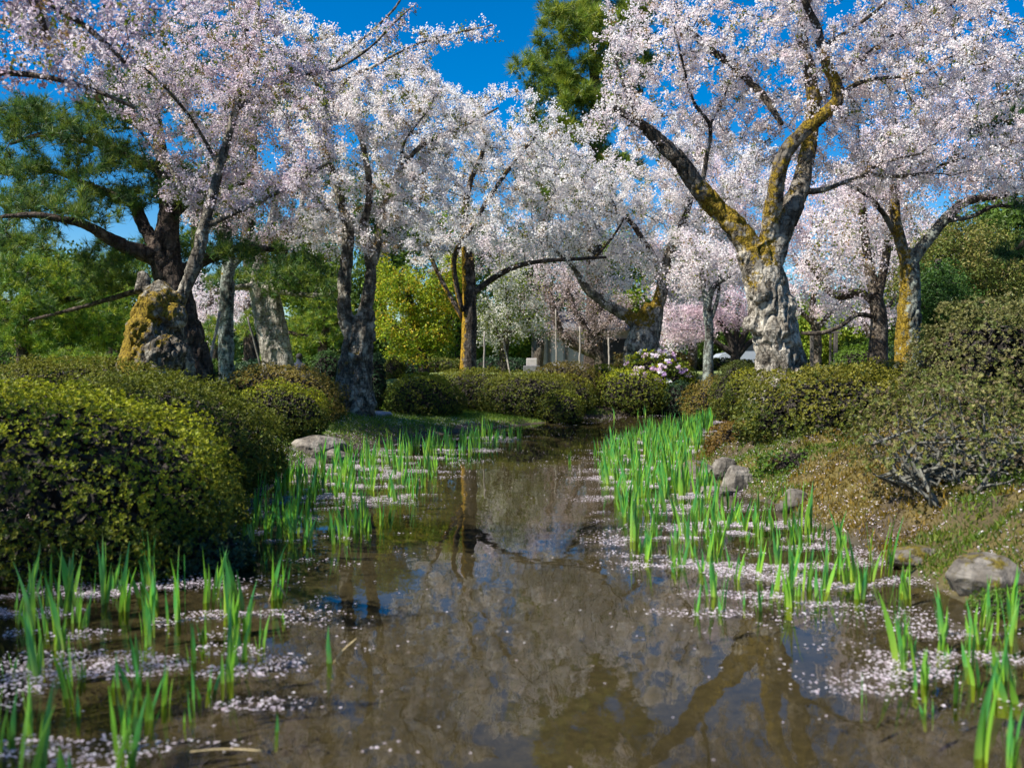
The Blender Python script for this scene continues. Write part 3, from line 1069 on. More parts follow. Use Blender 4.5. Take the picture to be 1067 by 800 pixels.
burl = tree('cherry_tree', 'leaning grey cherry sprouting from a swollen stump furred with yellow moss', 15.0, [
    [(168, 412, 36), (166, 385, 37), (162, 360, 33), (163, 335, 27), (170, 312, 21), (178, 300, 14)],
    [(184, 318, 9), (194, 298, 7.5), (202, 278, 7), (208, 255, 6.5), (213, 235, 6), (221, 205, 5.5), (229, 175, 5), (237, 145, 4.5), (245, 115, 4), (252, 85, 3.6), (262, 50, 3), (268, 15, 2.6), (272, -30, 2)],
    [(212, 238, 4), (235, 226, 3.4), (262, 214, 3), (290, 200, 2.6), (318, 184, 2.2), (345, 168, 1.8)],
    [(229, 175, 3), (215, 150, 2.6), (200, 125, 2.2, -.4), (180, 100, 2, -.8), (150, 70, 1.6, -1.2)],
    [(221, 205, 3), (190, 190, 2.4, .3), (165, 160, 2, .5), (140, 130, 1.6, .8)],
    [(245, 115, 2.8), (275, 95, 2.2, .3), (310, 80, 2, .5), (350, 72, 2, .6), (385, 50, 1.6, .8), (415, 20, 1.4, .9), (432, 5, 1.2, 1)],
    [(148, 305, 8), (150, 292, 7, .1), (147, 284, 5, .15)]],
    [(210, 70, 115, 90, 1.6, .9), (280, 60, 60, 70, 1.3, .3), (280, 190, 75, 50, 1.3, .5), (130, 60, 90, 55, 1.4, .3), (60, 30, 70, 40, 1.2, .8), (215, 190, 60, 45, 1.0, 1.0), (310, 130, 50, 60, 1.2, .3), (415, 25, 25, 18, .5, .9)],
    CH, 'cherry', M_BARK_STUMP, 'blossom', 1400, 0.16, 1.0, 0.27, 0.0052, 0.022, 0.17,
    [(146, 338, 22, .8), (138, 368, 15, .8), (182, 322, 20, .5), (150, 390, 19, .72), (180, 360, 9, .45), (160, 312, 14, .25)], -0.03,
    fill=blossoms(4600, 13, 0.055, 0.036, 0.036, ((0.74, 0.66, 0.72), (0.66, 0.54, 0.62), (0.80, 0.74, 0.78)), 0.20), grow_above=2.2,
    burls=[(150, 345, 17, -.3), (175, 368, 22, -.35), (150, 385, 20, -.3), (180, 330, 16, -.2), (160, 318, 18, -.25)], keep_tip=0.016)

tree('cherry_tree', 'dark twisted cherry trunk splitting into upright stems on the left lawn', 19.0, [
    [(369, 415, 22), (370, 395, 20), (372, 370, 19), (376, 350, 17), (380, 335, 13), (383, 322, 9)],
    [(366, 350, 10), (359, 322, 9.5), (359, 290, 9), (363, 260, 8.5), (362, 232, 7.5), (352, 200, 6), (342, 165, 5), (338, 130, 4), (330, 90, 3), (322, 50, 2.2)],
    [(380, 325, 10), (385, 300, 8.5), (386, 280, 7.5), (383, 255, 7), (378, 238, 6, .3), (385, 205, 5, .4), (380, 160, 4, .5), (365, 110, 3, .5)],
    [(386, 285, 6), (394, 255, 5.5), (396, 228, 5), (405, 200, 4.5), (420, 174, 4), (438, 153, 3.6), (462, 140, 3), (490, 128, 2.4), (520, 112, 1.8)],
    [(420, 174, 3.2), (419, 155, 2.4), (430, 135, 2), (450, 108, 1.8), (455, 80, 1.6)],
    [(338, 130, 3), (360, 85, 2.6, -.6), (388, 70, 2.4, -.9), (430, 48, 2.2, -1.1), (470, 36, 2, -1.3), (515, 26, 1.6, -1.5)],
    [(330, 90, 2.6), (350, 65, 2.4, -.4), (385, 35, 2.2, -.7), (412, 8, 2, -.9), (425, -15, 1.6, -1)],
    [(366, 232, 4), (345, 222, 3.5, -.4), (320, 200, 3, -.8), (300, 190, 2.4, -1)]],
    [(350, 120, 80, 50, 1.8), (420, 130, 85, 50, 1.8), (370, 190, 80, 40, 1.6), (440, 200, 60, 40, 1.4), (350, 245, 60, 26, 1.3, .4), (430, 245, 45, 30, 1.3, .4), (470, 38, 50, 10, .5, -1.3), (390, 45, 40, 14, .6, -.7), (340, 70, 60, 45, 1.2), (400, 70, 50, 25, 1.0), (310, 30, 40, 30, 1.0), (330, 230, 50, 30, 1.2)],
    CH, 'cherry', M_BARK_STUMP, 'blossom', 1500, 0.19, 1.1, 0.30, 0.006, 0.028, 0.16, [(352, 390, 20, .4), (375, 365, 14, .3)], -0.16,
    fill=blossoms(5200, 13, 0.065, 0.040, 0.041, ((0.86, 0.81, 0.82), (0.83, 0.76, 0.79), (0.89, 0.86, 0.86)), 0.16),
    burls=[(372, 372, 14, -.1), (362, 395, 11, -.1)], thin=0.82)

tree('cherry_tree', 'straight slender cherry trunk coated with orange yellow moss behind the middle hedges', 27.5, [
    [(488, 392, 11), (488, 375, 9.5), (489, 340, 9), (489, 310, 8.5), (488, 280, 7.5), (486, 255, 6), (484, 225, 4.5), (490, 190, 3.5), (505, 150, 2.6), (500, 110, 2)],
    [(490, 308, 5), (504, 297, 4.5), (522, 285, 4), (540, 277, 3.6), (566, 272, 3.2), (600, 270, 2.6), (632, 268, 2)],
    [(484, 335, 4.5), (474, 318, 4), (464, 300, 3.5, .3), (450, 270, 3, .5), (440, 230, 2.4, .8)],
    [(482, 325, 3.5, -.2), (476, 300, 4, -.3), (474, 266, 3.8, -.4), (494, 232, 3.4, -.5), (515, 198, 3, -.5), (538, 166, 2.6, -.5), (560, 140, 2, -.5)],
    [(620, 269, 2), (640, 245, 1.8), (650, 228, 1.5)]],
    [(500, 130, 95, 50, 2.4), (440, 190, 70, 60, 2.2), (550, 180, 80, 55, 2.2), (520, 190, 110, 60, 2.4, 1), (510, 235, 85, 40, 2), (455, 262, 45, 24, 1.6), (610, 190, 50, 40, 2), (560, 250, 50, 24, 1.6), (430, 110, 60, 45, 2), (590, 225, 50, 30, 1.6), (580, 150, 50, 40, 1.6)],
    CH, 'cherry', M_BARK_ORANGE, 'blossom', 1500, 0.26, 1.5, 0.40, 0.0085, 0, 0.08, [(1, 1, 1, 1)], -0.12,
    fill=blossoms(5000, 12, 0.08, 0.052, 0.054, ((0.89, 0.85, 0.85), (0.87, 0.80, 0.82), (0.90, 0.88, 0.88)), 0.13), moss_side=0.85, thin=0.72)

tree('cherry_tree', 'stout leaning cherry trunk behind the pink flowering rhododendron', 30.0, [
    [(668, 400, 24), (668, 375, 22), (671, 352, 20), (676, 335, 17), (682, 318, 13)],
    [(668, 345, 11), (655, 330, 10), (640, 322, 8.5), (625, 312, 7.5), (613, 303, 6.5), (606, 293, 5.5), (598, 280, 3.5), (580, 262, 2.6), (560, 250, 2)],
    [(680, 330, 10), (688, 308, 9.5), (692, 288, 8.5), (698, 262, 6.5), (708, 238, 5.5), (718, 215, 4.5), (722, 190, 3.5), (715, 160, 2.5)],
    [(692, 290, 5), (680, 268, 4.5, .5), (660, 235, 4.5, .9), (640, 215, 4, 1), (620, 195, 4, 1), (600, 185, 2.5, 1)],
    [(708, 238, 3), (735, 225, 2.6), (760, 205, 2.2), (775, 180, 1.8)]],
    [(640, 225, 90, 55, 2.6), (705, 200, 70, 55, 2.4), (590, 240, 60, 50, 2.2), (740, 255, 60, 45, 2.2), (650, 180, 60, 40, 2), (660, 275, 60, 22, 1.8), (760, 300, 35, 30, 1.5), (590, 190, 60, 40, 2.2), (700, 150, 70, 45, 2.4), (770, 190, 60, 60, 2.4)],
    CH, 'cherry', M_BARK_HERO, 'blossom', 1500, 0.28, 1.6, 0.42, 0.009, 0.045, 0.12, [(672, 335, 14, .5), (675, 308, 18, .75), (650, 328, 14, .5)], -0.14,
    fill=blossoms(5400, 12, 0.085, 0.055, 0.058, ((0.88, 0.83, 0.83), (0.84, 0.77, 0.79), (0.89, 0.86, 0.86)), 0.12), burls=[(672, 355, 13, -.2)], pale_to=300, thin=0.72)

tree('cherry_tree', 'slim brown cherry with a low crooked branch between the big trunk and the mossy one', 24.0, [
    [(914, 390, 11), (915, 365, 9), (916, 335, 8), (913, 312, 7.5), (908, 290, 6, .2), (903, 262, 4.5, .3), (900, 230, 4, .3), (896, 195, 3, .3)],
    [(914, 315, 5), (919, 290, 5), (924, 262, 4.5), (926, 235, 4), (930, 205, 3)],
    [(912, 318, 4), (898, 305, 4.4), (880, 308, 4.6), (868, 306, 4.2), (858, 296, 3.6), (848, 280, 3), (838, 270, 2)],
    [(866, 345, 2, -.5), (850, 348, 2, -.5), (835, 347, 1.6, -.5)],
    [(912, 330, 2.6), (893, 328, 2.4, -.2), (876, 340, 2.2, -.4), (855, 347, 2, -.5), (838, 347, 1.6, -.5)]],
    [(880, 250, 60, 45, 1.8), (930, 215, 60, 40, 1.8), (860, 290, 40, 25, 1.3), (910, 190, 60, 30, 1.6)],
    CH, 'cherry', M_BARK_CHERRY, 'blossom', 500, 0.24, 1.4, 0.42, 0.0055, 0, 0.10, [(1, 1, 1, 1)], -0.25,
    fill=blossoms(1700, 8, 0.12, 0.06, 0.055, young=0.2), moss_side=0.35)

tree('cherry_tree', 'two toned cherry trunk, half yellow moss and half pale lichen, on the right lawn', 22.0, [
    [(947, 390, 16), (946, 365, 13), (947, 335, 12), (948, 305, 11), (948, 280, 10), (945, 260, 8)],
    [(944, 275, 6), (938, 250, 6), (933, 225, 5.5), (932, 200, 5), (935, 170, 3.6), (930, 130, 2.6)],
    [(950, 275, 6.5), (960, 258, 6.5), (972, 244, 6), (985, 228, 5.5), (1000, 214, 5), (1018, 207, 4.4), (1042, 204, 3.6), (1075, 196, 2.6)],
    [(985, 230, 3), (1012, 226, 2.8), (1035, 215, 2.4), (1060, 216, 2)],
    [(938, 255, 3.4), (922, 225, 3.2, -.3), (905, 205, 2.6, -.6), (880, 190, 2, -.8)]],
    [(1000, 170, 75, 40, 1.8), (940, 150, 60, 50, 1.8), (1050, 160, 60, 50, 1.8), (900, 185, 50, 30, 1.4), (1040, 100, 70, 50, 1.6)],
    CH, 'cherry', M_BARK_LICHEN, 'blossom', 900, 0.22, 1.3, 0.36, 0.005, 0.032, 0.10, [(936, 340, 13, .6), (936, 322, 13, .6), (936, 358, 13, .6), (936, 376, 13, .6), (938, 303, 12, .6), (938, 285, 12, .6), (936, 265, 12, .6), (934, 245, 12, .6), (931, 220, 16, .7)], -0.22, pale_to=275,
    fill=blossoms(3600, 8, 0.11, 0.055, 0.052, ((0.82, 0.74, 0.78), (0.76, 0.66, 0.72), (0.86, 0.80, 0.82)), 0.08))

tree('cherry_tree', 'overhanging blossom boughs with near black branches at the top left corner', 7.5, [
    [(-420, 560, 40), (-400, 400, 34), (-370, 250, 28), (-320, 120, 20), (-250, 0, 14), (-150, -80, 10)],
    [(-320, 120, 12), (-200, 90, 9), (-90, 78, 6), (0, 76, 3.6), (55, 82, 3), (100, 95, 2.4), (140, 112, 1.8)],
    [(-150, -80, 8), (-60, -70, 6), (10, -40, 5.5), (34, 0, 5), (44, 25, 4), (50, 42, 2.6)],
    [(10, -40, 4), (45, -2, 3.2), (85, 25, 3), (115, 50, 2.6), (130, 66, 2)],
    [(-250, 0, 9), (-180, -130, 8), (-60, -180, 6), (60, -180, 4)],
    [(-370, 250, 12), ('w', -7.1, 6.2, 3.6, .08), ('w', -6.9, 4.6, 4.4, .06), ('w', -6.4, 2.8, 4.8, .045), ('w', -6.0, 1.2, 5.0, .02)],  # unseen bough added out of frame to shade the near left water
    [(-370, 250, 10), (-280, 180, 8, -1.2), (-180, 120, 6, -2), (-100, 60, 4, -2.4)]],
    [(30, 30, 120, 50, .9), (120, 0, 110, 40, .9), (240, -20, 90, 25, .8), (-60, 20, 90, 70, .9), (-30, -90, 160, 60, 1), (-200, 0, 140, 110, 1.2), (-330, 60, 150, 120, 1.4), (-230, 60, 90, 60, 1, -2), ('w', -6.6, 2.2, 4.8, 2.0, 1.8, .8), ('w', -6.9, 4.2, 5.0, 1.2, 1.2, .7)],  # lobes given in metres are unseen, added to cast shade at lower left
    CH, 'cherry', M_BARK_CHERRY, 'blossom', 1500, 0.11, 0.8, 0.19, 0.003, 0, 0.1, (), -0.4,
    fill=blossoms(5000, 12, 0.06, 0.034, 0.034, ((0.66, 0.58, 0.66), (0.56, 0.44, 0.54), (0.74, 0.68, 0.74)), 0.16), grow_above=1.6)

tree('cherry_tree', 'upright trunk spotted with pale green lichen between the mossy stump and the twin pale trunks', 20.5, [
    [(236, 398, 9.5), (236, 375, 8.2), (235, 345, 7.8), (236, 315, 7.8), (237, 290, 7.2), (238, 265, 6.5), (236, 240, 5.5), (240, 205, 4.4), (246, 165, 3.4), (240, 120, 2.4)],
    [(237, 285, 4), (252, 268, 3.6), (270, 258, 3), (292, 250, 2.4), (315, 252, 1.8)], [(238, 255, 3.4), (222, 235, 3), (205, 222, 2.4)], [(238, 230, 3), (262, 205, 2.6), (285, 195, 2)]],
    [(250, 190, 60, 40, 1.5), (300, 235, 45, 26, 1.3), (205, 215, 40, 26, 1.3), (240, 120, 60, 40, 1.6), (270, 250, 40, 16, 1.1)],
    CH, 'cherry', M_BARK_LICHEN, 'blossom', 520, 0.2, 1.2, 0.34, 0.005, 0.032, 0.12, [(230, 285, 9, .4), (236, 260, 8, .3)], -0.2,
    fill=blossoms(1900, 8, 0.11, 0.055, 0.05, ((0.70, 0.60, 0.66), (0.60, 0.48, 0.54), (0.78, 0.72, 0.75)), 0.22))

tree('cherry_tree', 'small white flowering tree with lime leaves right of the orange mossy trunk', 31.0, [
    [(526, 392, 5.5), (525, 370, 5), (527, 350, 4), (530, 325, 3), (528, 300, 2)],
    [(526, 360, 3), (515, 340, 2.4), (508, 320, 1.8)], [(527, 352, 3), (545, 338, 2.4), (560, 322, 1.6)]],
    [(525, 320, 38, 35, 1.3), (550, 335, 28, 28, 1.1), (505, 340, 22, 28, 1), (535, 290, 28, 22, 1)],
    None, 'tree', M_BARK_CHERRY, 'blossom', 380, 0.2, 1.2, 0.3, 0.006, 0, .1, (), -.2,
    fill=blossoms(1500, 7, 0.12, 0.07, 0.06, ((0.80, 0.80, 0.72), (0.86, 0.84, 0.80)), 0.42, ((0.32, 0.38, 0.05), (0.22, 0.30, 0.04), (0.12, 0.17, 0.03))), grow_above=.5)

tree('cherry_tree', 'bare looking brownish pink tree propped up on poles before the grey pavilion', 35.0, [
    [(628, 388, 7), (624, 372, 6), (610, 365, 5.5), (596, 358, 5), (584, 345, 4.4), (576, 320, 3.6), (572, 300, 2.6)],
    [(620, 372, 4.5), (612, 345, 4), (600, 325, 3.4), (590, 300, 2.6)], [(616, 352, 3.4), (634, 335, 3), (646, 318, 2.4)]],
    [(590, 305, 50, 35, 1.8), (630, 325, 40, 30, 1.5), (560, 325, 32, 25, 1.2), (600, 345, 50, 18, 1.2)],
    None, 'tree', M_BARK_CHERRY, 'blossom', 650, 0.22, 1.3, 0.3, 0.009, 0, .1, (), -.3,
    fill=blossoms(1500, 6, 0.14, 0.08, 0.055, ((0.46, 0.36, 0.35), (0.60, 0.48, 0.49), (0.32, 0.24, 0.21), (0.70, 0.61, 0.62)), 0.05), grow_above=.4)

tree('cherry_tree', 'low pink blossom tree with a black fan of stems left of the thick trunk', 34.0, [
    [(768, 388, 5), (766, 372, 5), (762, 355, 4), (752, 338, 3), (742, 320, 2)], [(767, 372, 4), (775, 350, 3.4), (784, 332, 2.6), (790, 315, 2)],
    [(766, 370, 3.4), (748, 358, 2.8), (735, 350, 2)], [(768, 372, 3.4), (780, 358, 3), (796, 348, 2.4)], [(766, 365, 3.2), (768, 340, 2.8), (770, 315, 2)]],
    [(768, 315, 38, 22, 1.6), (730, 330, 42, 24, 1.5), (800, 320, 30, 20, 1.3), (715, 345, 28, 20, 1.2)],
    None, 'tree', M_TWIG, 'blossom', 420, 0.22, 1.3, 0.3, 0.007, 0, .1, (), -.3,
    fill=blossoms(1700, 7, 0.14, 0.08, 0.062, ((0.82, 0.68, 0.75), (0.85, 0.75, 0.80), (0.74, 0.58, 0.67)), 0.03), grow_above=.4)

tree('cherry_tree', 'thin pale cherry stem standing alone left of the thick gnarled trunk', 26.0, [
    [(738, 395, 5.5), (738, 370, 5), (739, 345, 5), (737, 320, 4.4), (742, 302, 3.6), (752, 292, 2.6), (772, 284, 1.8)],
    [(738, 325, 3), (733, 300, 2.8), (730, 275, 2.2), (722, 255, 1.6)], [(740, 335, 2.4), (748, 310, 2), (750, 285, 1.6)]],
    [(735, 265, 40, 30, 1.4), (715, 285, 30, 25, 1.2), (760, 275, 28, 22, 1.1)],
    CH, 'cherry', M_BARK_LICHEN, 'blossom', 260, 0.22, 1.3, 0.36, 0.006, 0, .1, (), 0.0,
    fill=blossoms(800, 7, 0.12, 0.06, 0.056, young=.1), grow_above=1.2)

FAR = 'far cherry trees beyond the stream'
for lab, d, px, py, sp, nb in [
        ('pale pink far cherry framed between the thick trunk and the slim brown cherry', 40, 850, 385, [(850, 265, 70, 40), (830, 305, 60, 26), (880, 310, 50, 25), (800, 210, 90, 50), (880, 210, 70, 50), (740, 190, 60, 50)], 5600),
        ('pale far cherry filling the space behind the slim brown cherry', 46, 905, 385, [(920, 270, 55, 40), (900, 330, 60, 16), (960, 250, 40, 40)], 1600),
        ('pinkish far cherry behind the thin pale stem', 42, 720, 388, [(715, 310, 45, 40), (745, 270, 60, 45), (700, 350, 35, 22), (680, 250, 50, 40)], 3300),
        ('hazy far cherry behind the lichen covered trunk on the left', 40, 222, 388, [(222, 325, 30, 30), (250, 320, 28, 24), (200, 310, 22, 26)], 900),
        ('whitish far cherry behind the leafy green tree left of centre', 44, 560, 385, [(570, 255, 60, 40), (500, 250, 60, 36), (620, 290, 40, 30)], 1800)]:
    tree('cherry_tree', lab, float(d), [[(px, py, 5), (px + 2, py - 30, 4.5), (px - 4, py - 60, 3.6), (px, py - 90, 2.6)], [(px, py - 40, 3), (px + 20, py - 65, 2.4), (px + 38, py - 85, 1.8)], [(px, py - 45, 3), (px - 20, py - 65, 2.4), (px - 35, py - 80, 1.8)]],
         [(*s, 2.2) for s in sp], FAR, 'cherry', M_BARK_CHERRY, 'blossom', 420, 0.35, 2.2, 0.5, 0.009, 0, .08, (), -.2,
         fill=blossoms(nb, 7, 0.18, 0.10, 0.085, ((0.84, 0.74, 0.78), (0.80, 0.68, 0.74), (0.86, 0.80, 0.82)), 0.05), grow_above=1.2)

# ------------------------------------------------------------------ the pines and leafy trees
PINE_COLS = ((0.055, 0.125, 0.024), (0.105, 0.18, 0.024), (0.034, 0.08, 0.024), (0.17, 0.22, 0.024))
LIGHT_PINE = ((0.22, 0.31, 0.026), (0.13, 0.23, 0.026), (0.31, 0.35, 0.026), (0.07, 0.15, 0.022))
PG = 'pine trees on the left'
tree('pine_tree', 'big dark pine with long crooked boughs behind the mossy stump', 17.0, [
    [(200, 405, 25), (198, 375, 21), (192, 345, 18), (186, 315, 16), (178, 290, 16), (172, 265, 15), (174, 240, 12), (176, 215, 10), (172, 180, 8, .5), (165, 140, 6, .8), (160, 95, 4, 1)],
    [(172, 272, 10), (150, 264, 9, -.2), (128, 256, 7.5, -.4), (108, 245, 6.5, -.6), (88, 234, 5, -.8), (62, 228, 4, -1), (35, 224, 3.4, -1.1), (0, 226, 2.6, -1.2)],
    [(170, 270, 8), (158, 250, 8, .2), (148, 232, 7, .3), (140, 215, 6, .4), (125, 206, 5, .5), (105, 198, 4.4, .6), (85, 190, 3.6, .7), (60, 180, 3, .8), (30, 178, 2.4, .8)],
    [(174, 240, 6), (182, 224, 6, .2), (200, 206, 5, .4), (225, 196, 4, .7), (255, 190, 3, 1)],
    [(172, 180, 5, .5), (140, 165, 4.4, .7), (100, 150, 3.6, .8), (50, 140, 3, .9), (10, 150, 2.4, 1)],
    [(165, 140, 4, .8), (120, 120, 3.4, 1), (80, 105, 2.6, 1.1)],
    [(186, 312, 5), (150, 303, 3.6, .6), (120, 310, 3, .8), (85, 320, 2.6, 1), (30, 334, 2, 1.2)],
    [(178, 290, 8), (205, 275, 7, .2), (235, 262, 5.5, .4), (262, 258, 4, .6), (300, 262, 3, .9)]],
    [(60, 135, 70, 20, 1.6, .8), (20, 175, 45, 16, 1.4, .8), (110, 165, 60, 20, 1.5, .6), (45, 205, 60, 12, 1.3, -.3), (120, 110, 50, 16, 1.3, 1), (20, 255, 50, 14, 1.2, -.8), (130, 205, 30, 14, 1, .4),
     (20, 115, 50, 16, 1.4, 1), (90, 225, 40, 10, 1, -.8), (240, 262, 55, 14, 1.3, .6), (110, 275, 40, 12, 1.2, .3), (190, 200, 50, 20, 1.2, .5), (160, 80, 60, 24, 1.5, 1)],
    PG, 'pine', M_BARK_PINE, 'needle', 1500, 0.15, 1.0, 0.22, 0.005, 0.028, 0.12, (), -0.3,
    fill=needles(4800, 20, 0.19, 0.010, 0.05, PINE_COLS), up=0.02, gnarl=0.45)

for lab, d, limbs, crowns, nt, cols in [
    ('low bright pine with tiered pads at the far left edge', 26.0,
     [[(22, 385, 8), (24, 365, 7), (20, 345, 6), (30, 325, 5), (28, 300, 4), (35, 275, 3)], [(24, 350, 4), (60, 345, 3), (95, 340, 2)], [(28, 320, 4), (70, 312, 3), (110, 305, 2)], [(22, 345, 3), (0, 330, 2), (-20, 320, 2)]],
     [(20, 275, 60, 16, 2), (70, 300, 55, 14, 1.8), (20, 320, 50, 12, 1.8), (90, 330, 45, 12, 1.6), (30, 352, 60, 11, 1.7), (0, 300, 40, 14, 1.5), (110, 355, 25, 12, 1.2)], 3200, LIGHT_PINE),
    ('sunlit pine with layered pads between the mossy stump and the lichen trunk', 32.0,
     [[(115, 385, 7), (118, 365, 6), (112, 340, 5), (118, 310, 4), (114, 280, 3)], [(115, 350, 3), (140, 340, 2.4), (160, 335, 2)], [(116, 325, 3), (95, 315, 2.4), (75, 312, 2)]],
     [(115, 275, 45, 14, 1.8), (130, 300, 45, 14, 1.8), (105, 325, 45, 13, 1.8), (130, 350, 40, 12, 1.6), (215, 350, 18, 20, 1.2), (90, 372, 50, 8, 1.6)], 2100, LIGHT_PINE),
    ('pale twin trunked pine behind the orange mound', 27.0,
     [[(284, 395, 13), (284, 375, 11), (278, 350, 10), (272, 325, 9), (268, 300, 8), (272, 270, 6), (282, 235, 4.5), (290, 190, 3)],
      [(297, 392, 11), (296, 372, 9), (292, 345, 8.5), (286, 318, 8), (284, 290, 7), (296, 260, 5), (310, 230, 3.4), (320, 190, 2.4)],
      [(270, 300, 4), (300, 305, 3.6, -.5), (325, 308, 3, -.8), (345, 305, 2, -1)], [(268, 298, 4), (245, 300, 3, -.4), (222, 306, 2, -.6)]],
     [(300, 285, 50, 18, 2, -.3), (340, 300, 30, 14, 1.5, -.8), (250, 290, 36, 14, 1.5), (310, 255, 50, 16, 2)], 2000, PINE_COLS),
    ('tall pine whose green shows through the blossom at upper left', 40.0,
     [[(262, 385, 9), (262, 300, 8), (258, 220, 7), (262, 140, 5.5), (256, 60, 4), (258, -20, 2)], [(260, 200, 3), (300, 190, 2.4), (325, 185, 2)], [(260, 130, 3), (220, 120, 2.4), (195, 118, 2)]],
     [(310, 235, 50, 20, 2.2), (270, 200, 60, 26, 2.4), (330, 180, 50, 26, 2.2), (220, 140, 60, 24, 2.4), (290, 110, 60, 28, 2.4), (240, 60, 60, 30, 2.4), (180, 30, 50, 30, 2.2)], 3600, PINE_COLS),
    ('spreading light green pine in the gap left of the twisted cherry', 36.0,
     [[(338, 385, 6), (336, 362, 5), (340, 340, 4), (334, 315, 3), (340, 295, 2.4)], [(337, 355, 3), (315, 350, 2.4), (300, 346, 2)], [(338, 340, 3), (352, 335, 2.4), (362, 332, 2)]],
     [(330, 305, 32, 14, 1.8), (345, 328, 26, 10, 1.6), (318, 335, 26, 10, 1.5), (340, 352, 26, 8, 1.4), (305, 360, 20, 8, 1.3), (260, 340, 18, 16, 1.2)], 1500, LIGHT_PINE)]:
    tree('pine_tree', lab, d, limbs, crowns, PG, 'pine', M_BARK_PALE if 'twin' in lab else M_BARK_PINE, 'needle', 900, 0.24, 1.6, 0.34, 0.007, 0.04 if 'twin' in lab else 0, 0.1, (), -0.3,
         fill=needles(nt, 16, 0.19, 0.018, 0.10, cols), gnarl=0.45, grow_above=0.6)

tree('pine_tree', 'tall bright pine rising against the blue sky at top centre', 42.0, [
    [(618, 395, 11), (620, 300, 9), (618, 200, 7.5), (622, 120, 6), (618, 60, 4.5), (620, 0, 3), (622, -70, 2)],
    [(620, 150, 3.4), (590, 140, 2.6), (560, 130, 2)], [(620, 90, 3), (585, 75, 2.6), (550, 72, 2)], [(620, 110, 3), (650, 100, 2.4), (670, 95, 2)], [(618, 40, 2.6), (645, 25, 2), (665, 20, 1.6)], [(619, 180, 3), (580, 185, 2.4), (560, 195, 2)]],
    [(612, 20, 60, 26, 2), (645, 55, 50, 24, 1.8), (580, 70, 55, 14, 1.8), (600, 100, 50, 16, 2), (570, 120, 30, 10, 1.6), (640, 110, 30, 20, 1.8), (600, 140, 50, 16, 2), (570, 165, 36, 12, 1.8), (620, 175, 50, 20, 2), (590, 205, 60, 20, 2), (660, 10, 25, 30, 1.5), (620, -40, 30, 30, 1.5)],
    None, 'pine', M_BARK_PINE, 'needle', 1100, 0.35, 2.4, 0.5, 0.010, 0, .05, (), -.3,
    fill=needles(5200, 20, 0.42, 0.026, 0.14, ((0.22, 0.29, 0.026), (0.14, 0.22, 0.024), (0.30, 0.33, 0.026), (0.08, 0.14, 0.02))), gnarl=.35, grow_above=5)

tree('pine_tree', 'dark pine sprays showing through the blossom at the right edge', 19.0, [
    [(1125, 400, 14), (1122, 300, 12), (1118, 200, 10), (1110, 120, 8), (1105, 40, 5), (1100, -60, 3)],
    [(1110, 130, 5), (1080, 125, 4), (1050, 128, 3, -.3), (1015, 138, 2.4, -.5)], [(1115, 190, 5), (1085, 235, 4), (1060, 260, 3)], [(1110, 110, 4), (1070, 95, 3), (1040, 100, 2)]],
    [(1040, 125, 40, 14, 1, -.4), (1020, 140, 25, 8, .8, -.5), (1060, 110, 30, 12, 1), (1100, 60, 40, 40, 1.4), (1060, 265, 36, 12, 1.2), (1090, 215, 30, 16, 1.2), (1120, 140, 40, 40, 1.4)],
    None, 'pine', M_BARK_PINE, 'needle', 600, 0.18, 1.2, 0.26, 0.005, 0, .08, (), -.3, fill=needles(1900, 18, 0.15, 0.013, 0.06, ((0.03, 0.09, 0.02), (0.05, 0.12, 0.025), (0.02, 0.06, 0.018))), gnarl=.4, grow_above=3)

tree('maple_tree', 'bright yellow green leafy tree tipped with orange behind the left lawn', 31.0, [
    [(442, 392, 6), (440, 372, 5.5), (436, 350, 5), (428, 325, 4), (425, 300, 3)], [(440, 370, 4), (458, 350, 3), (470, 330, 2)], [(438, 360, 3.4), (418, 345, 3), (402, 335, 2)], [(430, 330, 3), (445, 305, 2.4), (455, 285, 2)]],
    [(425, 305, 34, 30, 1.6), (450, 310, 24, 30, 1.4), (408, 335, 24, 24, 1.3), (440, 345, 36, 22, 1.5), (425, 370, 30, 12, 1.2), (470, 285, 22, 22, 1.2), (400, 290, 14, 26, 1)],
    None, 'maple', M_TWIG, 'leaf', 700, 0.24, 1.4, 0.3, 0.006, 0, .08, (), -.3,
    fill=leaves(2300, 10, 0.09, 0.09, 0.08, ((0.32, 0.40, 0.02), (0.21, 0.32, 0.02), (0.42, 0.31, 0.02), (0.10, 0.17, 0.016), (0.38, 0.42, 0.02)), 0.6, 0.5), grow_above=.4)

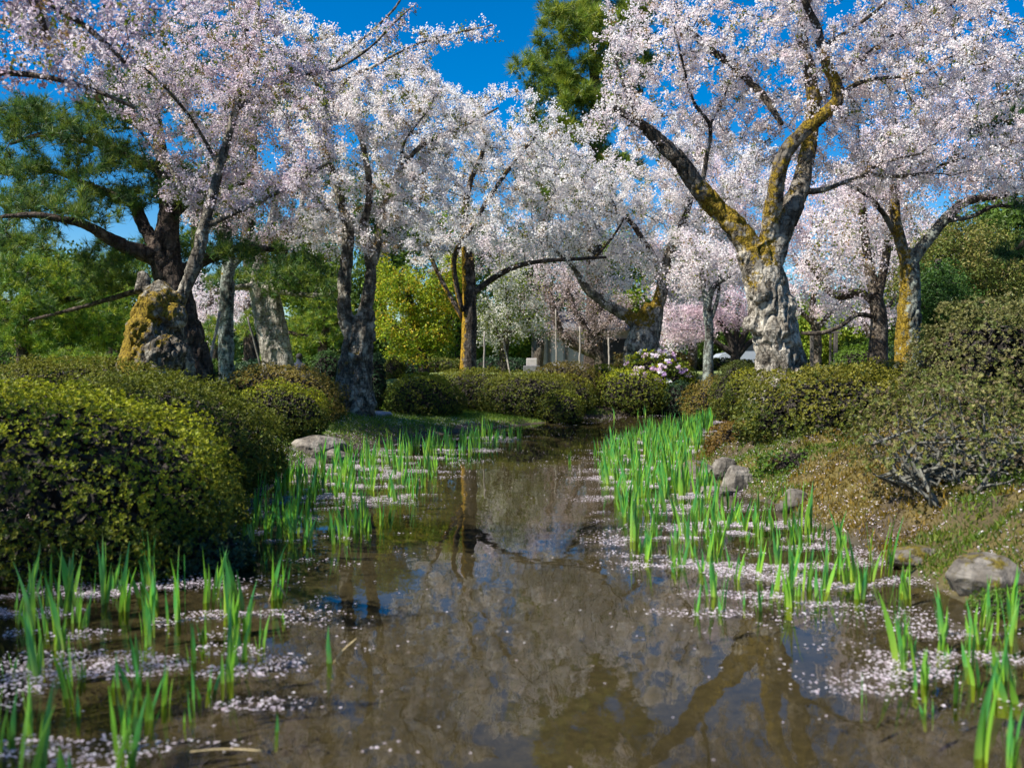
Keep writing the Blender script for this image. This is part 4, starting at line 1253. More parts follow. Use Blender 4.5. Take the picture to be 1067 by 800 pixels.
tree('broadleaf_tree', 'rounded olive tree behind the right lawn under the blossom', 30.0, [
    [(1015, 395, 10), (1012, 360, 9), (1005, 320, 7), (1000, 280, 5), (1005, 245, 3)], [(1010, 340, 5), (1040, 300, 4), (1060, 270, 3)], [(1008, 330, 5), (975, 295, 4), (960, 275, 3)]],
    [(1000, 275, 60, 34, 2.4), (1045, 290, 45, 34, 2.2), (965, 300, 36, 28, 1.8), (1010, 245, 40, 18, 1.6)],
    None, 'tree', M_BARK_CHERRY, 'leaf', 700, 0.3, 1.8, 0.4, 0.008, 0, .08, (), -.3,
    fill=leaves(3600, 9, 0.17, 0.12, 0.09, ((0.19, 0.20, 0.035), (0.13, 0.16, 0.03), (0.24, 0.21, 0.06), (0.09, 0.13, 0.022))), grow_above=.8)
tree('broadleaf_tree', 'dark glossy evergreen tree behind the two toned trunk', 27.0, [
    [(985, 395, 8), (984, 370, 7), (980, 340, 6), (976, 305, 4), (978, 270, 3)], [(982, 350, 4), (1005, 325, 3), (1020, 315, 2)], [(982, 350, 4), (962, 330, 3), (950, 320, 2)]],
    [(980, 315, 34, 36, 1.6), (1005, 340, 34, 26, 1.4), (965, 350, 24, 24, 1.2)],
    None, 'tree', M_TWIG, 'leaf', 420, 0.24, 1.5, 0.32, 0.007, 0, .08, (), -.3,
    fill=leaves(2200, 9, 0.15, 0.10, 0.085, ((0.05, 0.12, 0.022), (0.08, 0.16, 0.025), (0.035, 0.08, 0.018))), grow_above=.4)

BG = 'trees closing the view at the back of the garden'
k = 0
for lab, kind, px, top, hw, d in [
        ('dark conifer at the back far left, its crown cut by the frame', 'n', -60, 190, 110, 48),
        ('dense dark green tree at the back behind the low bright pine', 'l', 70, 265, 80, 52),
        ('tall dark conifer at the back behind the leaning grey cherry', 'n', 205, 150, 60, 50),
        ('light green round tree at the back behind the twin pale trunks', 'p', 322, 255, 44, 56),
        ('deep green tree at the back between the twisted cherry and the orange mossy trunk', 'l', 395, 180, 60, 54),
        ('mid green tree at the back behind the orange mossy trunk', 'p', 480, 215, 60, 58),
        ('olive tree at the back behind the white flowering tree', 'l', 555, 240, 60, 60),
        ('yellow green tree at the back behind the stout leaning cherry', 'p', 640, 235, 60, 62),
        ('green tree at the back behind the low pink tree', 'l', 735, 250, 60, 60),
        ('light green tree at the back right of the thick gnarled trunk', 'p', 850, 310, 50, 58),
        ('fresh green tree at the back behind the slim brown cherry', 'p', 915, 290, 50, 54),
        ('dark green tree at the back between the slim brown and two toned trunks', 'l', 960, 235, 60, 50),
        ('tall olive tree at the back on the far right', 'l', 1060, 205, 80, 48),
        ('dark conifer at the back beyond the right frame edge', 'n', 1170, 120, 90, 44)]:
    cols = {'n': PINE_COLS, 'l': ((0.08, 0.14, 0.022), (0.12, 0.19, 0.024), (0.055, 0.10, 0.02)), 'p': ((0.21, 0.30, 0.026), (0.14, 0.24, 0.024), (0.28, 0.33, 0.03))}[kind]
    h = 385 - top
    cr = [(px + RNG.normal() * hw * .35, top + h * (0.16 + 0.17 * q), hw * (0.6 + .35 * RNG.random()), h * .16, 2.6) for q in range(6)]
    tree('conifer_tree' if kind == 'n' else 'broadleaf_tree', lab, float(d), [[(px, 392, 8), (px + 2, 385 - h * .3, 6), (px - 2, 385 - h * .6, 4), (px, top + h * .15, 2)]], cr, BG, 'tree', M_TWIG, 'needle' if kind == 'n' else 'leaf',
         420, 0.55, 4.0, 0.75, 0.014, 0, .05, (), -.3, fill=needles(1500, 14, 0.45, 0.05, 0.25, cols) if kind == 'n' else leaves(2300, 9, 0.32, 0.24, 0.21, cols, 0.6), grow_above=.8)

# ------------------------------------------------------------------ shrubs
shrub('azalea_bush', 'largest olive clipped mound filling the left foreground', -150, 246, 400, 592, 7.3, OLIVE, ((0.38, 0.39, 0.02), (0.27, 0.31, 0.018)), leaf=0.027, rd=1.05, dens=1.0, lumps=0.08, tilt=0.13, shaggy=0.85, power=3.0)
shrub('azalea_bush', 'long dark mound sloping down behind the largest foreground mound', 60, 292, 394, 515, 10.2, DARKG, ((0.17, 0.19, 0.016), (0.12, 0.14, 0.015)), leaf=0.030, rd=1.2, tilt=0.14)
shrub('azalea_bush', 'flat dark hedge top at the foot of the mossy stump', -40, 215, 374, 470, 13.0, DARKG, ((0.18, 0.18, 0.018),), leaf=0.029, rd=1.2, tilt=0.05, dens=0.62, power=2.25)
shrub('azalea_bush', 'round orange tinged mound before the pale twin trunks', 225, 359, 379, 450, 17.5, ORANGE, ((0.28, 0.22, 0.04), (0.22, 0.17, 0.03)), leaf=0.031, dens=0.62, power=2.25)
shrub('azalea_bush', 'bright lime topped mound in front of the orange mound', 236, 345, 398, 455, 15.2, DARKG, YELLOW, leaf=0.029, dens=0.62, power=2.25)
shrub('azalea_bush', 'tiny dark green ball at the foot of the big pine', 198, 232, 385, 405, 17.0, BLUEG, None, leaf=0.028, dens=0.62, power=2.25)
shrub('azalea_bush', 'clipped dark green dome left of the twisted trunk', 324, 360, 366, 400, 24, BLUEG, ((0.06, 0.12, 0.03),), leaf=0.038, dens=0.62, power=2.25)
shrub('azalea_bush', 'small dark green ball right of the twisted trunk', 382, 402, 367, 402, 23, BLUEG, None, leaf=0.035, dens=0.62, power=2.25)
shrub('azalea_bush', 'dark shrub beneath the yellow green leafy tree', 400, 422, 372, 396, 30, DARKG, None, leaf=0.042, dens=0.62, power=2.25)
shrub('azalea_bush', 'dark clipped mound at the corner of the left lawn', 400, 483, 388, 441, 22.5, DARKG, ((0.25, 0.27, 0.016),), leaf=0.036, dens=0.62, power=2.25)
shrub('azalea_bush', 'long dark hedge mound behind the corner mound', 430, 560, 384, 436, 25.2, DARKG, ((0.17, 0.18, 0.016),), leaf=0.039, dens=0.62, power=2.25)
shrub('azalea_bush', 'wide shadowed mound in the middle of the far bank', 500, 598, 386, 438, 24.0, DARKG, ((0.16, 0.17, 0.016),), leaf=0.038, dens=0.62, power=2.25)
shrub('azalea_bush', 'brown topped dome on the skyline before the pavilion', 550, 628, 376, 425, 27.0, BRONZE, ((0.15, 0.12, 0.02),), leaf=0.042, dens=0.62, power=2.25)
shrub('azalea_bush', 'olive slope of hedge below the brown topped dome', 535, 622, 388, 432, 25.8, DARKG, ((0.21, 0.20, 0.016),), leaf=0.041, dens=0.62, power=2.25)
shrub('azalea_bush', 'small flat mound with lime top at the edge of the far water', 556, 608, 406, 441, 23.4, DARKG, ((0.26, 0.29, 0.016), (0.18, 0.21, 0.015)), leaf=0.036, dens=0.62, power=2.25)
shrub('azalea_bush', 'yellow green sprawling shrub below the pink rhododendron', 618, 694, 386, 431, 26.8, OLIVE, YELLOW, leaf=0.042, shaggy=1.8, dens=0.62, power=2.25)
shrub('azalea_bush', 'bright yellow shrub peeping out behind the brown topped dome', 608, 650, 380, 412, 28.6, YELLOW, YELLOW, leaf=0.045, dens=0.62, power=2.25)
shrub('rhododendron', 'leafy rhododendron dotted with pink and white flower heads', 646, 712, 368, 424, 28.0, ((0.08, 0.15, 0.015), (0.16, 0.22, 0.02), (0.05, 0.10, 0.015)), YELLOW, None, leaf=0.085, shaggy=1.8,
      flowers=(46, ((0.78, 0.58, 0.74), (0.84, 0.72, 0.80), (0.60, 0.42, 0.68), (0.88, 0.82, 0.84))))
shrub('azalea_bush', 'small round blue green ball by the water below the rhododendron', 690, 724, 397, 432, 26.5, BLUEG, None, leaf=0.035, dens=0.62, power=2.25)
shrub('azalea_bush', 'low lime shrub right of the pink flowers', 690, 728, 378, 415, 29, YELLOW, YELLOW, leaf=0.045, dens=0.62, power=2.25)
shrub('azalea_bush', 'orange brown low shrub along the far water', 712, 792, 393, 430, 25.5, ORANGE, ((0.22, 0.17, 0.03),), leaf=0.038, shaggy=1.6, dens=0.62, power=2.25)
shrub('azalea_bush', 'dark green mound left of the thick trunk foot', 740, 800, 376, 412, 24, DARKG, ((0.08, 0.10, 0.018),), leaf=0.038, dens=0.62, power=2.25)
shrub('azalea_bush', 'lime yellow mound touching the thick trunk foot', 754, 806, 386, 425, 20.5, OLIVE, ((0.34, 0.33, 0.02), (0.25, 0.25, 0.02)), leaf=0.035, dens=0.62, power=2.25)
shrub('azalea_bush', 'broad low olive mound under the thick cherry trunk', 764, 962, 383, 482, 12.6, DARKG, ((0.24, 0.22, 0.022), (0.17, 0.16, 0.018)), leaf=0.036, rd=1.15, lumps=0.13, shaggy=1.4)
shrub('azalea_bush', 'small russet mound at the tip of the right bank', 738, 802, 438, 482, 12.9, ((0.15, 0.085, 0.015), (0.10, 0.065, 0.014), (0.20, 0.12, 0.018)), ((0.19, 0.12, 0.02),), leaf=0.03, rd=.45, shaggy=1.4)
shrub('azalea_bush', 'tall rounded grey olive bush at the right edge', 952, 1120, 316, 500, 10.6, GREYO, ((0.17, 0.16, 0.05), (0.13, 0.14, 0.04)), leaf=0.036, rd=1.0, shaggy=1.4)
shrub('azalea_bush', 'open twiggy bush with bare lichen stems in the right foreground', 903, 1130, 394, 560, 7.9, GREYO, None, leaf=0.03, rd=.75, shaggy=2.2, hollow=0.46, stems=40, dens=0.7, lumps=0.18)
shrub('ground_plant', 'low bright green leafy ground plants under the broad olive mound', 786, 905, 466, 500, 11.0, FRESH, None, None, leaf=0.04, rd=.3, dens=.6, shaggy=2.0, cat='ground plants')
shrub('azalea_bush', 'fresh green clipped bush beyond the slim brown trunk', 868, 925, 360, 400, 29, FRESH, ((0.14, 0.24, 0.02),), leaf=0.045, dens=0.62, power=2.25)
shrub('azalea_bush', 'low hedge running behind the broad olive mound', 850, 975, 377, 420, 17.5, OLIVE, ((0.19, 0.17, 0.02),), leaf=0.032, rd=.7, dens=0.62, power=2.25)
shrub('azalea_bush', 'dark green shrub between the slim brown and two toned trunks', 922, 948, 372, 398, 26, BLUEG, None, leaf=0.038, dens=0.62, power=2.25)
shrub('azalea_bush', 'mossy dark green clump at the right water edge', 1010, 1120, 612, 655, 5.75, FRESH, None, leaf=0.016, rd=.25, dens=.7)
shrub('sedge_tussock', 'soft blue green grassy tussock under the largest foreground mound', 150, 258, 548, 604, 7.0, ((0.05, 0.09, 0.04), (0.035, 0.065, 0.03)), None, None, leaf=0.05, rd=.35, cat='grass tussock')

BK = 'shrubs at the back of the garden'
for lab, x0, x1, top, d, cols in [
        ('dark shrub bank at the back under the low bright pine', -60, 70, 362, 36, FRESH), ('dark shrub at the back behind the flat hedge top', 60, 150, 366, 37, DARKG),
        ('low green shrub at the back between stump and lichen trunk', 195, 232, 374, 36, FRESH), ('low shrub at the back under the twin pale trunks', 240, 300, 377, 38, BLUEG),
        ('green shrub at the back left of the twisted trunk', 300, 345, 372, 40, FRESH), ('dark shrub at the back right of the twisted trunk', 385, 440, 372, 38, BLUEG),
        ('dark hedge at the back left of the orange mossy trunk', 430, 485, 374, 40, DARKG), ('dark hedge at the back under the white flowering tree', 490, 550, 373, 38, BLUEG),
        ('brown shrub at the back right of the pavilion', 640, 720, 366, 42, BRONZE), ('dark hedge at the back under the low pink tree', 715, 790, 374, 44, DARKG),
        ('green hedge at the back left of the timber gate', 790, 842, 370, 42, FRESH), ('bright hedge at the back right of the timber gate', 872, 935, 352, 40, FRESH),
        ('dark hedge at the back behind the two toned trunk', 930, 1010, 350, 38, BLUEG), ('dark hedge at the back by the right frame edge', 1000, 1120, 345, 38, DARKG)]:
    shrub('garden_shrub', lab, x0, x1, top, None, float(d), cols, None, BK, leaf=0.085, shaggy=1.6, rd=1.2)

n = 26000
wx = RNG.uniform(-75, 80, n)
wy = 95 + 10 * RNG.random(n) + 0.1 * np.abs(wx)
top = 2.6 + 5.5 * fbm(np.stack([wx * .12, 0 * wx, 0 * wx], 1), 3) ** 1.2
wz = gz(0, 90) + top * RNG.random(n) ** 0.8
V, F, t = cards(np.stack([wx, wy, wz], 1), unit(RNG.normal(size=(n, 3)) + np.array([0, -.4, .5])), .9, .6, palette(((.06, .12, .03), (.09, .15, .03), (.13, .18, .04)), n))
tag(link('far_wood', mesh_np('far_wood', V, [F], [M_LEAF], None, False, t)), 'low green woodland far off behind the garden trees', 'woodland', None, 'stuff')

# ------------------------------------------------------------------ stones
SG = 'stones along the water'
stone('pale grey boulder with a flat top on the left bank', 332, 463, 14.5, 56, 26, None, M_ROCK, -.25, 1, group=SG)
stone('smaller tan stone in front of the pale grey boulder', 352, 476, 14.3, 36, 17, None, M_ROCK, -.25, 2, group=SG)
stone('dark mossy stone below the pale grey boulder', 322, 486, 13.9, 34, 18, None, M_ROCK, -.05, 3, group=SG)
stone('small whitish stone at the far water edge', 629, 427, 26.5, 12, 12, None, M_ROCK, -.4, 4, group=SG)
stone('grey stone beside the small whitish stone at the far edge', 612, 427, 26.8, 20, 14, None, M_ROCK, -.2, 5, group=SG)
stone('grey mossy boulder at the right water edge', 1030, 604, 6.05, 80, 50, .2, M_ROCK, .14, 6, group=SG)
stone('yellow mossed stone at the tip of the iris bed', 727, 492, 12.2, 36, 26, None, M_ROCK, .12, 7, group=SG)
stone('tan upright stone set in the russet bank', 768, 497, 11.05, 32, 32, None, M_ROCK, -.25, 8, group=SG)
stone('grey stone leaning behind the tan upright stone', 755, 488, 11.7, 24, 24, None, M_ROCK, -.2, 9, group=SG)
stone('orange stained stone in the right bank behind the irises', 826, 526, 9.6, 34, 30, None, M_ROCK, .12, 10, group=SG)
stone('low mossy stone in the right bank near the boulder', 955, 582, 6.9, 56, 26, .2, M_ROCK, .25, 12, group=SG)
stone('flat low stone at the edge of the right irises', 745, 512, 10.9, 40, 14, None, M_ROCK, -.3, 13, group=SG)
stone('blue grey stepping slab beside the twisted trunk', 396, 411, 20.0, 24, 8, .5, solid_material('slab', (.16, .17, .19), (.28, .29, .31)), -.4, 14, .5, 'stepping_slab')

# ------------------------------------------------------------------ pavilion, gate, props, car, bench and visitor
M_WOOD = solid_material('weathered_wood', (0.06, 0.05, 0.042), (0.14, 0.125, 0.105), 14)
M_WOODPALE = solid_material('pale_wood', (0.17, 0.15, 0.12), (0.30, 0.27, 0.23), 14)
M_PLASTER = solid_material('grey_plaster', (0.30, 0.28, 0.28), (0.40, 0.38, 0.38), 3, .9, .1)
M_PANEL = solid_material('white_panel', (0.62, 0.58, 0.58), (0.74, 0.70, 0.70), 4, .8, .1)
M_PANELDIM = solid_material('dull_panel', (0.36, 0.33, 0.33), (0.46, 0.43, 0.42), 4, .8, .1)
M_ROOF = solid_material('grey_roof', (0.10, 0.10, 0.105), (0.17, 0.17, 0.175), 6)
M_DARK = solid_material('opening_shade', (0.02, 0.02, 0.02), (0.035, 0.032, 0.03), 6)


def bx(name, parent, mat, c, s, bevel=0.01):
    V, F = box(c, s, bevel)
    return link(name, mesh_np(name, V, F, [mat]), parent)


pc = W(607, 385, 44)
gp = gz(pc[0], 44)
pav = thing('garden_pavilion', 'low grey walled pavilion with white panels beyond the far hedges', 'pavilion', (pc[0], 44, gp))
bx('wall', pav, M_PLASTER, (0, 1.0, .95), (4.6, 1.8, 1.9))
for x, w in ((-1.95, .5), (-1.15, .55)):
    bx('panel', pav, M_PANELDIM, (x, .075, .95), (w, .05, 1.5))
for x in (-2.28, -1.55, -.75, .7, 2.28):
    bx('post', pav, M_WOOD, (x, .06, .95), (.11, .11, 1.9))
bx('opening', pav, M_DARK, (1.45, .085, .8), (1.15, .05, 1.3))  # dark slab on the solid wall, interior shade put into its colour
bx('base', pav, M_PLASTER, (0, 1.0, .05), (5.0, 2.2, .16))
rV = np.array([(-2.9, -.5, 1.9), (2.9, -.5, 1.9), (2.9, 2.5, 1.9), (-2.9, 2.5, 1.9), (-1.6, 1, 2.75), (1.6, 1, 2.75), (-2.9, -.5, 1.8), (2.9, -.5, 1.8), (2.9, 2.5, 1.8), (-2.9, 2.5, 1.8)])
link('roof', mesh_np('roof', rV, [np.array([[0, 1, 5, 4], [2, 3, 4, 5], [9, 8, 7, 6], [0, 6, 7, 1], [1, 7, 8, 2], [2, 8, 9, 3], [3, 9, 6, 0]]), np.array([[1, 2, 5], [3, 0, 4]])], [M_ROOF]), pav)
mk = W(554, 380, 36)
mr = thing('stone_marker', 'squat grey stone marker standing on the far lawn before the pavilion', 'marker', (mk[0], 36, gz(mk[0], 36)))
bx('plinth', mr, M_ROOF, (0, 0, .12), (.62, .4, .3), .03)
bx('shaft', mr, M_PANELDIM, (0, 0, .40), (.40, .28, .3), .03)

g0 = W(858, 385, 34)
gate = thing('timber_gate', 'open timber gate frame of dark posts beside the thick trunk', 'gate', (g0[0], 34, gz(g0[0], 34)))
for x, w in ((-.42, .11), (.24, .07), (.42, .13)):
    bx('post', gate, M_WOOD, (x, 0, .72), (w, w, 1.46), .012)
bx('crossbar', gate, M_WOOD, (0, .0, 1.5), (1.1, .1, .09), .012)


def pole(label, p0, p1, r, mat, group, cat='prop'):
    a, b = W(*p0), W(*p1)
    a[2] = min(a[2], gz(a[0], a[1]) - 0.05) if p0[1] > 350 else a[2]
    pts = np.linspace(a, b, 9)
    pts[1:-1] += RNG.normal(size=(7, 3)) * r * .25
    V, Fl = tube(pts, np.linspace(r, r * .8, 9), 10)
    return tag(link('support_pole', mesh_np('support_pole', V - a, Fl, [mat], None, True), None, a), label, cat, group)


PP = 'poles propping up old trees'
pole('slanting bamboo prop between the big pine and the lichen trunk', (211, 382, 18.5), (229, 325, 19.2), .032, M_WOODPALE, PP)
pole('thin leaning prop left of the pale twin trunks', (276, 372, 25), (258, 330, 25), .03, M_WOOD, PP)
pole('pale upright pole left of the propped brownish tree', (580, 388, 33.5), (579, 322, 33.8), .03, M_WOODPALE, PP)
pole('pale upright pole before the middle of the pavilion wall', (604, 390, 33.5), (604, 340, 33.8), .035, M_WOODPALE, PP)
pole('grey upright pole right of the pavilion opening', (635, 390, 33), (634, 352, 33.4), .035, M_WOODPALE, PP)
pole('short pale stake beside the orange mossy trunk', (503, 392, 26.5), (505, 345, 26.6), .03, M_WOODPALE, PP)
pole('slim stake leaning under the white flowering tree', (533, 390, 30), (524, 355, 30.5), .03, M_WOODPALE, PP)

# a parked car half hidden behind the hedges
cc = W(784, 384, 50)
car = thing('parked_car', 'pale parked car half hidden behind the hedge left of the thick trunk', 'car', (cc[0], 50, gz(cc[0], 50)))
M_PAINT = solid_material('car_paint', (.36, .40, .45), (.40, .44, .49), 2, .25, 0)
M_GLASS = solid_material('car_glass', (.03, .04, .05), (.04, .05, .06), 2, .08, 0)
M_RUBBER = solid_material('rubber', (.015, .015, .015), (.03, .03, .03), 9, .9, .1)
prof = np.array([(-1.9, .30), (-1.95, .62), (-1.75, .80), (-1.05, .92), (-.45, 1.36), (.55, 1.40), (1.25, .98), (1.85, .90), (1.95, .6), (1.9, .30)])


def extrude(prof, y0, y1, inset=0.0):
    n = len(prof)
    V = np.concatenate([np.stack([prof[:, 0] * (1 - inset), np.full(n, y), prof[:, 1]], 1) for y in (y0, y1)])
    i = np.arange(n)
    return V, [np.stack([i, (i + 1) % n, (i + 1) % n + n, i + n], 1), np.array([i[::-1]]), np.array([i + n])]


V, Fl = extrude(prof, -.78, .78)
link('body', mesh_np('body', V, Fl, [M_PAINT]), car)
for y in (-.785, .785):
    V, Fl = extrude(np.array([(-.85, .95), (-.38, 1.28), (.5, 1.32), (1.05, .98)]), y - .006, y + .006)
    link('side_window', mesh_np('side_window', V, Fl, [M_GLASS]), car)
V, Fl = extrude(np.array([(-1.0, .97), (-.5, 1.34), (-.54, 1.355), (-1.04, .985)]), -.66, .66)
link('windscreen', mesh_np('windscreen', V, Fl, [M_GLASS]), car)
for x in (-1.25, 1.25):
    for y in (-.74, .74):
        V, Fl = tube(np.array([(x, y - .1, .31), (x, y - .05, .31), (x, y + .05, .31), (x, y + .1, .31)]), np.array([.28, .31, .31, .28]), 20)
        wh = link('wheel', mesh_np('wheel', V, Fl, [M_RUBBER]), car)
        V, Fl = tube(np.array([(x, y - .11, .31), (x, y + .11, .31)]), np.array([.18, .18]), 16)
        link('rim', mesh_np('rim', V, Fl, [M_PAINT]), wh)

# a bench and a visitor seen from behind over the orange mound
bc = W(313, 384, 31)
gb = gz(bc[0], 31)
bench = thing('park_bench', 'dark bench beside the clipped dome on the left lawn', 'bench', (bc[0], 31, gb))
bx('seat', bench, M_WOOD, (.2, 0, .44), (1.3, .38, .05))
bx('backrest', bench, M_WOOD, (.2, -.22, .72), (1.3, .04, .22))
for x in (-.35, .75):
    for y in (-.15, .15):
        bx('leg', bench, M_WOOD, (x, y, .21), (.06, .06, .43))
joints = [(0, 0, .56), (0, .0, .80), (0, .02, 1.0), (0, .04, 1.12), (0, .06, 1.20), (0, .07, 1.30), (-.17, .02, 1.02), (-.23, .06, .80), (-.14, .24, .68), (.17, .02, 1.02), (.23, .06, .80), (.14, .24, .68),
          (-.09, .02, .53), (-.10, .42, .52), (-.10, .46, .12), (-.10, .58, .06), (.09, .02, .53), (.10, .42, .52), (.10, .46, .12), (.10, .58, .06)]
jr = [.14, .15, .16, .07, .095, .10, .07, .05, .035, .07, .05, .035, .09, .065, .045, .04, .09, .065, .045, .04]
edges = [(0, 1), (1, 2), (2, 3), (3, 4), (4, 5), (2, 6), (6, 7), (7, 8), (2, 9), (9, 10), (10, 11), (0, 12), (12, 13), (13, 14), (14, 15), (0, 16), (16, 17), (17, 18), (18, 19)]
pm = bpy.data.meshes.new('person')
pm.from_pydata([(x * .95, y, z) for x, y, z in joints], edges, [])
M_COAT = solid_material('navy_coat', (.012, .018, .035), (.022, .03, .055), 12, .9, .1)
M_HAIR = solid_material('dark_hair', (.01, .008, .007), (.02, .016, .013), 30)
pm.materials.append(M_COAT)
person = link('person', pm, None, (bc[0] - .05, 31, gb + .0))
sk = person.modifiers.new('skin', 'SKIN')
for v, r in zip(pm.skin_vertices[0].data, jr):
    v.radius = (r, r)
pm.skin_vertices[0].data[0].use_root = True
person.modifiers.new('smooth', 'SUBSURF').render_levels = 2
tag(person, 'person in a dark navy coat sitting on the bench, seen from behind', 'person')
V, F = ICO
hv = V[V[:, 2] > -9] * np.array([.108, .112, .115])
keep = (V[:, 1] < .45) | (V[:, 2] > .35)
fk = F[keep[F].all(1)]
link('hair', mesh_np('hair', hv + np.array([0, .065, 1.295]), [fk], [M_HAIR], None, True), person)

# ------------------------------------------------------------------ irises
def in_poly(px, py, poly):
    poly = np.array(poly, float)
    c = np.zeros(np.shape(px), bool)
    for (ax, ay), (bx_, by) in zip(poly, np.roll(poly, -1, 0)):
        k = (ay > py) != (by > py)
        c ^= k & (px < ax + (py - ay) / (by - ay + 1e-12) * (bx_ - ax))
    return c


def scatter(poly_px, n, mind, clump=0.5, seed=0):
    """World points in a bed whose outline on the water is given in photograph pixels, kept apart by mind metres."""
    poly = [water_pt(*p) for p in poly_px]
    a = np.array(poly)
    out = []
    tries = 0
    while len(out) < n and tries < 30000:
        tries += 1
        q = a.min(0) + RNG.random(2) * (a.max(0) - a.min(0))
        if not in_poly(q[0], q[1], poly):
            continue
        if vnoise(np.array([q[0] * 1.6, q[1] * 1.6, seed + .5])) < clump * RNG.random() + .18:
            continue
        if out and ((np.array(out) - q) ** 2).sum(1).min() < mind ** 2:
            continue
        out.append(q)
    return np.array(out)


BED_R = [(655, 458), (702, 444), (744, 438), (738, 456), (724, 474), (712, 492), (712, 500), (760, 514), (815, 536), (870, 562), (925, 592), (962, 616), (952, 630), (880, 628), (800, 642), (735, 645), (690, 605), (660, 565), (634, 510), (616, 475)]
BED_L = [(302, 500), (340, 484), (372, 472), (440, 462), (505, 454), (545, 456), (490, 472), (462, 488), (445, 512), (415, 535), (385, 560), (345, 572), (300, 584), (255, 592), (250, 562), (275, 528)]
BED_N = [(-60, 618), (60, 612), (190, 606), (285, 622), (300, 640), (262, 695), (222, 735), (200, 790), (150, 880), (-120, 880)]
ptsR, ptsL, ptsN = scatter(BED_R, 560, .095, .25, 1), scatter(BED_L, 250, .115, .4, 2), scatter(BED_N, 82, .10, .5, 3)
singles = [(343, 692, 8, .95, 'lone short iris with a dry stalk standing in open water left of centre'), (290, 626, 4, .8, 'tall iris with broken dry stalks at the rim of the left bed'), (594, 484, 9, .9, 'lone slim iris standing in the middle of the far water'),
           (362, 581, 8, .7, 'small pale iris at the water side of the shaded left bed'), (242, 668, 2, 1.25, 'tallest broad iris at the water side of the near left bed'), (284, 766, 8, .7, 'tiny iris sprout in open water at the lower left'),
           (726, 640, 5, 1.0, 'dark bladed iris at the outer corner of the right bed'), (944, 692, 1, 1.05, 'broad yellow green iris alone in dark water at the lower right'), (963, 703, 3, .9, 'narrow upright iris next to the broad yellow green one'),
           (1033, 660, 6, .95, 'dense iris fan in front of the mossy dark green clump'), (1016, 662, 0, .9, 'iris fan left of the one before the mossy clump'), (1062, 655, 4, .85, 'iris at the right frame edge beside the mossy clump'),
           (990, 685, 3, .9, 'short iris in the petal raft below the grey mossy boulder'), (1042, 730, 2, 1.05, 'big iris fan low at the right with a clear stem base'), (1062, 735, 5, 1.0, 'iris leaning beside the big right fan'),
           (972, 745, 3, .9, 'iris with crossed blades in dark lower right water'), (957, 722, 8, .8, 'small iris under the crossed bladed one'), (1003, 735, 0, .8, 'thin iris among petals left of the big right fan'),
           (1030, 795, 1, 1.0, 'iris cut by the bottom edge at lower right'), (1058, 805, 5, 1.1, 'tall dark iris in the bottom right corner'), (905, 735, 8, .9, 'dark thin iris at the left end of the lower right group')]
for px, py, k, s, lab in singles:
    iris(px, py, lab, 'irises', k, s)
allp = np.array([[*p, z] for pts, z in ((ptsR, 0), (ptsL, 1), (ptsN, 2)) for p in pts])
order = allp[:, 1].argsort()
LAB = {0: ('iris among the irises of the sunlit bed along the right bank', 'irises of the right bed'), 1: ('iris among the shaded irises beyond the tussock on the left', 'irises of the far left bed'),
       2: ('iris among the tall near irises in the lower left corner', 'irises of the near left bed')}
n_single = 282 - len(singles)
far_iris = []
for i, (x, y, z) in enumerate(allp[order]):
    lim = gz(x, y)
    if i < n_single:
        kk = int(RNG.integers(0, 10))
        o = link('iris_plant', IRIS_MESH[kk], None, (x, y, max(-.08, min(lim, .3))))
        o.rotation_euler = (RNG.normal() * .06, RNG.normal() * .06, RNG.random() * 6.28)
        s = .62 + .55 * RNG.random()
        o.scale = (s, s, s)
        tag(o, LAB[int(z)][0], 'iris', LAB[int(z)][1])
    else:
        V, Fs, t = IRIS_DATA[int(RNG.integers(0, 10))]
        a, s = RNG.random() * 6.28, .8 + .4 * RNG.random()
        R = np.array([[math.cos(a), -math.sin(a), 0], [math.sin(a), math.cos(a), 0], [0, 0, 1]])
        far_iris.append((V @ R.T * s + np.array([x, y, max(-.08, min(lim, .3))]), Fs, t, 0))
for px, py in ((732, 433), (738, 432), (744, 433), (690, 432), (697, 431), (650, 432), (640, 436), (672, 433), (665, 434), (720, 430)):
    x, y = water_pt(px, py)
    V, Fs, t = IRIS_DATA[int(RNG.integers(0, 10))]
    far_iris.append((V * .8 + np.array([x, y, -.03]), Fs, t, 0))
if far_iris:
    V, Fs, t, mi = merge(far_iris)
    tag(link('iris_bed', mesh_np('iris_bed', V, Fs, [M_IRIS], None, True, t)), 'far part of the iris beds thinning out towards the far water', 'irises', None, 'stuff')

# dry stalks
def stalk(label, pts, r, mat):
    P = catmull(np.array(pts), .03)
    V, Fl = tube(P, np.full(len(P), r), 5)
    tag(link('dry_stalk', mesh_np('dry_stalk', V - P[0], Fl, [mat], None, True), None, P[0]), label, 'stalk', 'dry stalks in the water')


M_STRAW = solid_material('straw', (.30, .22, .10), (.46, .36, .18), 30, .8, .1)
x, y = water_pt(344, 692)
stalk('dry pale stalk leaning from the lone iris left of centre', [(x, y, -.02), (x + .05, y + .02, .05), (x + .12, y + .03, .11)], .004, M_STRAW)
x, y = water_pt(278, 627)
stalk('bent dry stalk at the rim of the left bed', [(x, y, -.02), (x + .05, y, .11), (x + .11, y, .02)], .005, M_STRAW)
x, y = water_pt(195, 790)
stalk('long yellow reed lying on the water at lower left', [(x, y, .012), (x + .12, y + .02, .014), (x + .27, y + .01, .012)], .0035, M_STRAW)

# ------------------------------------------------------------------ petals, moss, grass
def sample_water(n, xlo, xhi, ylo, yhi):
    q = np.stack([RNG.uniform(xlo, xhi, n), RNG.uniform(ylo, yhi, n)], 1)
    return q


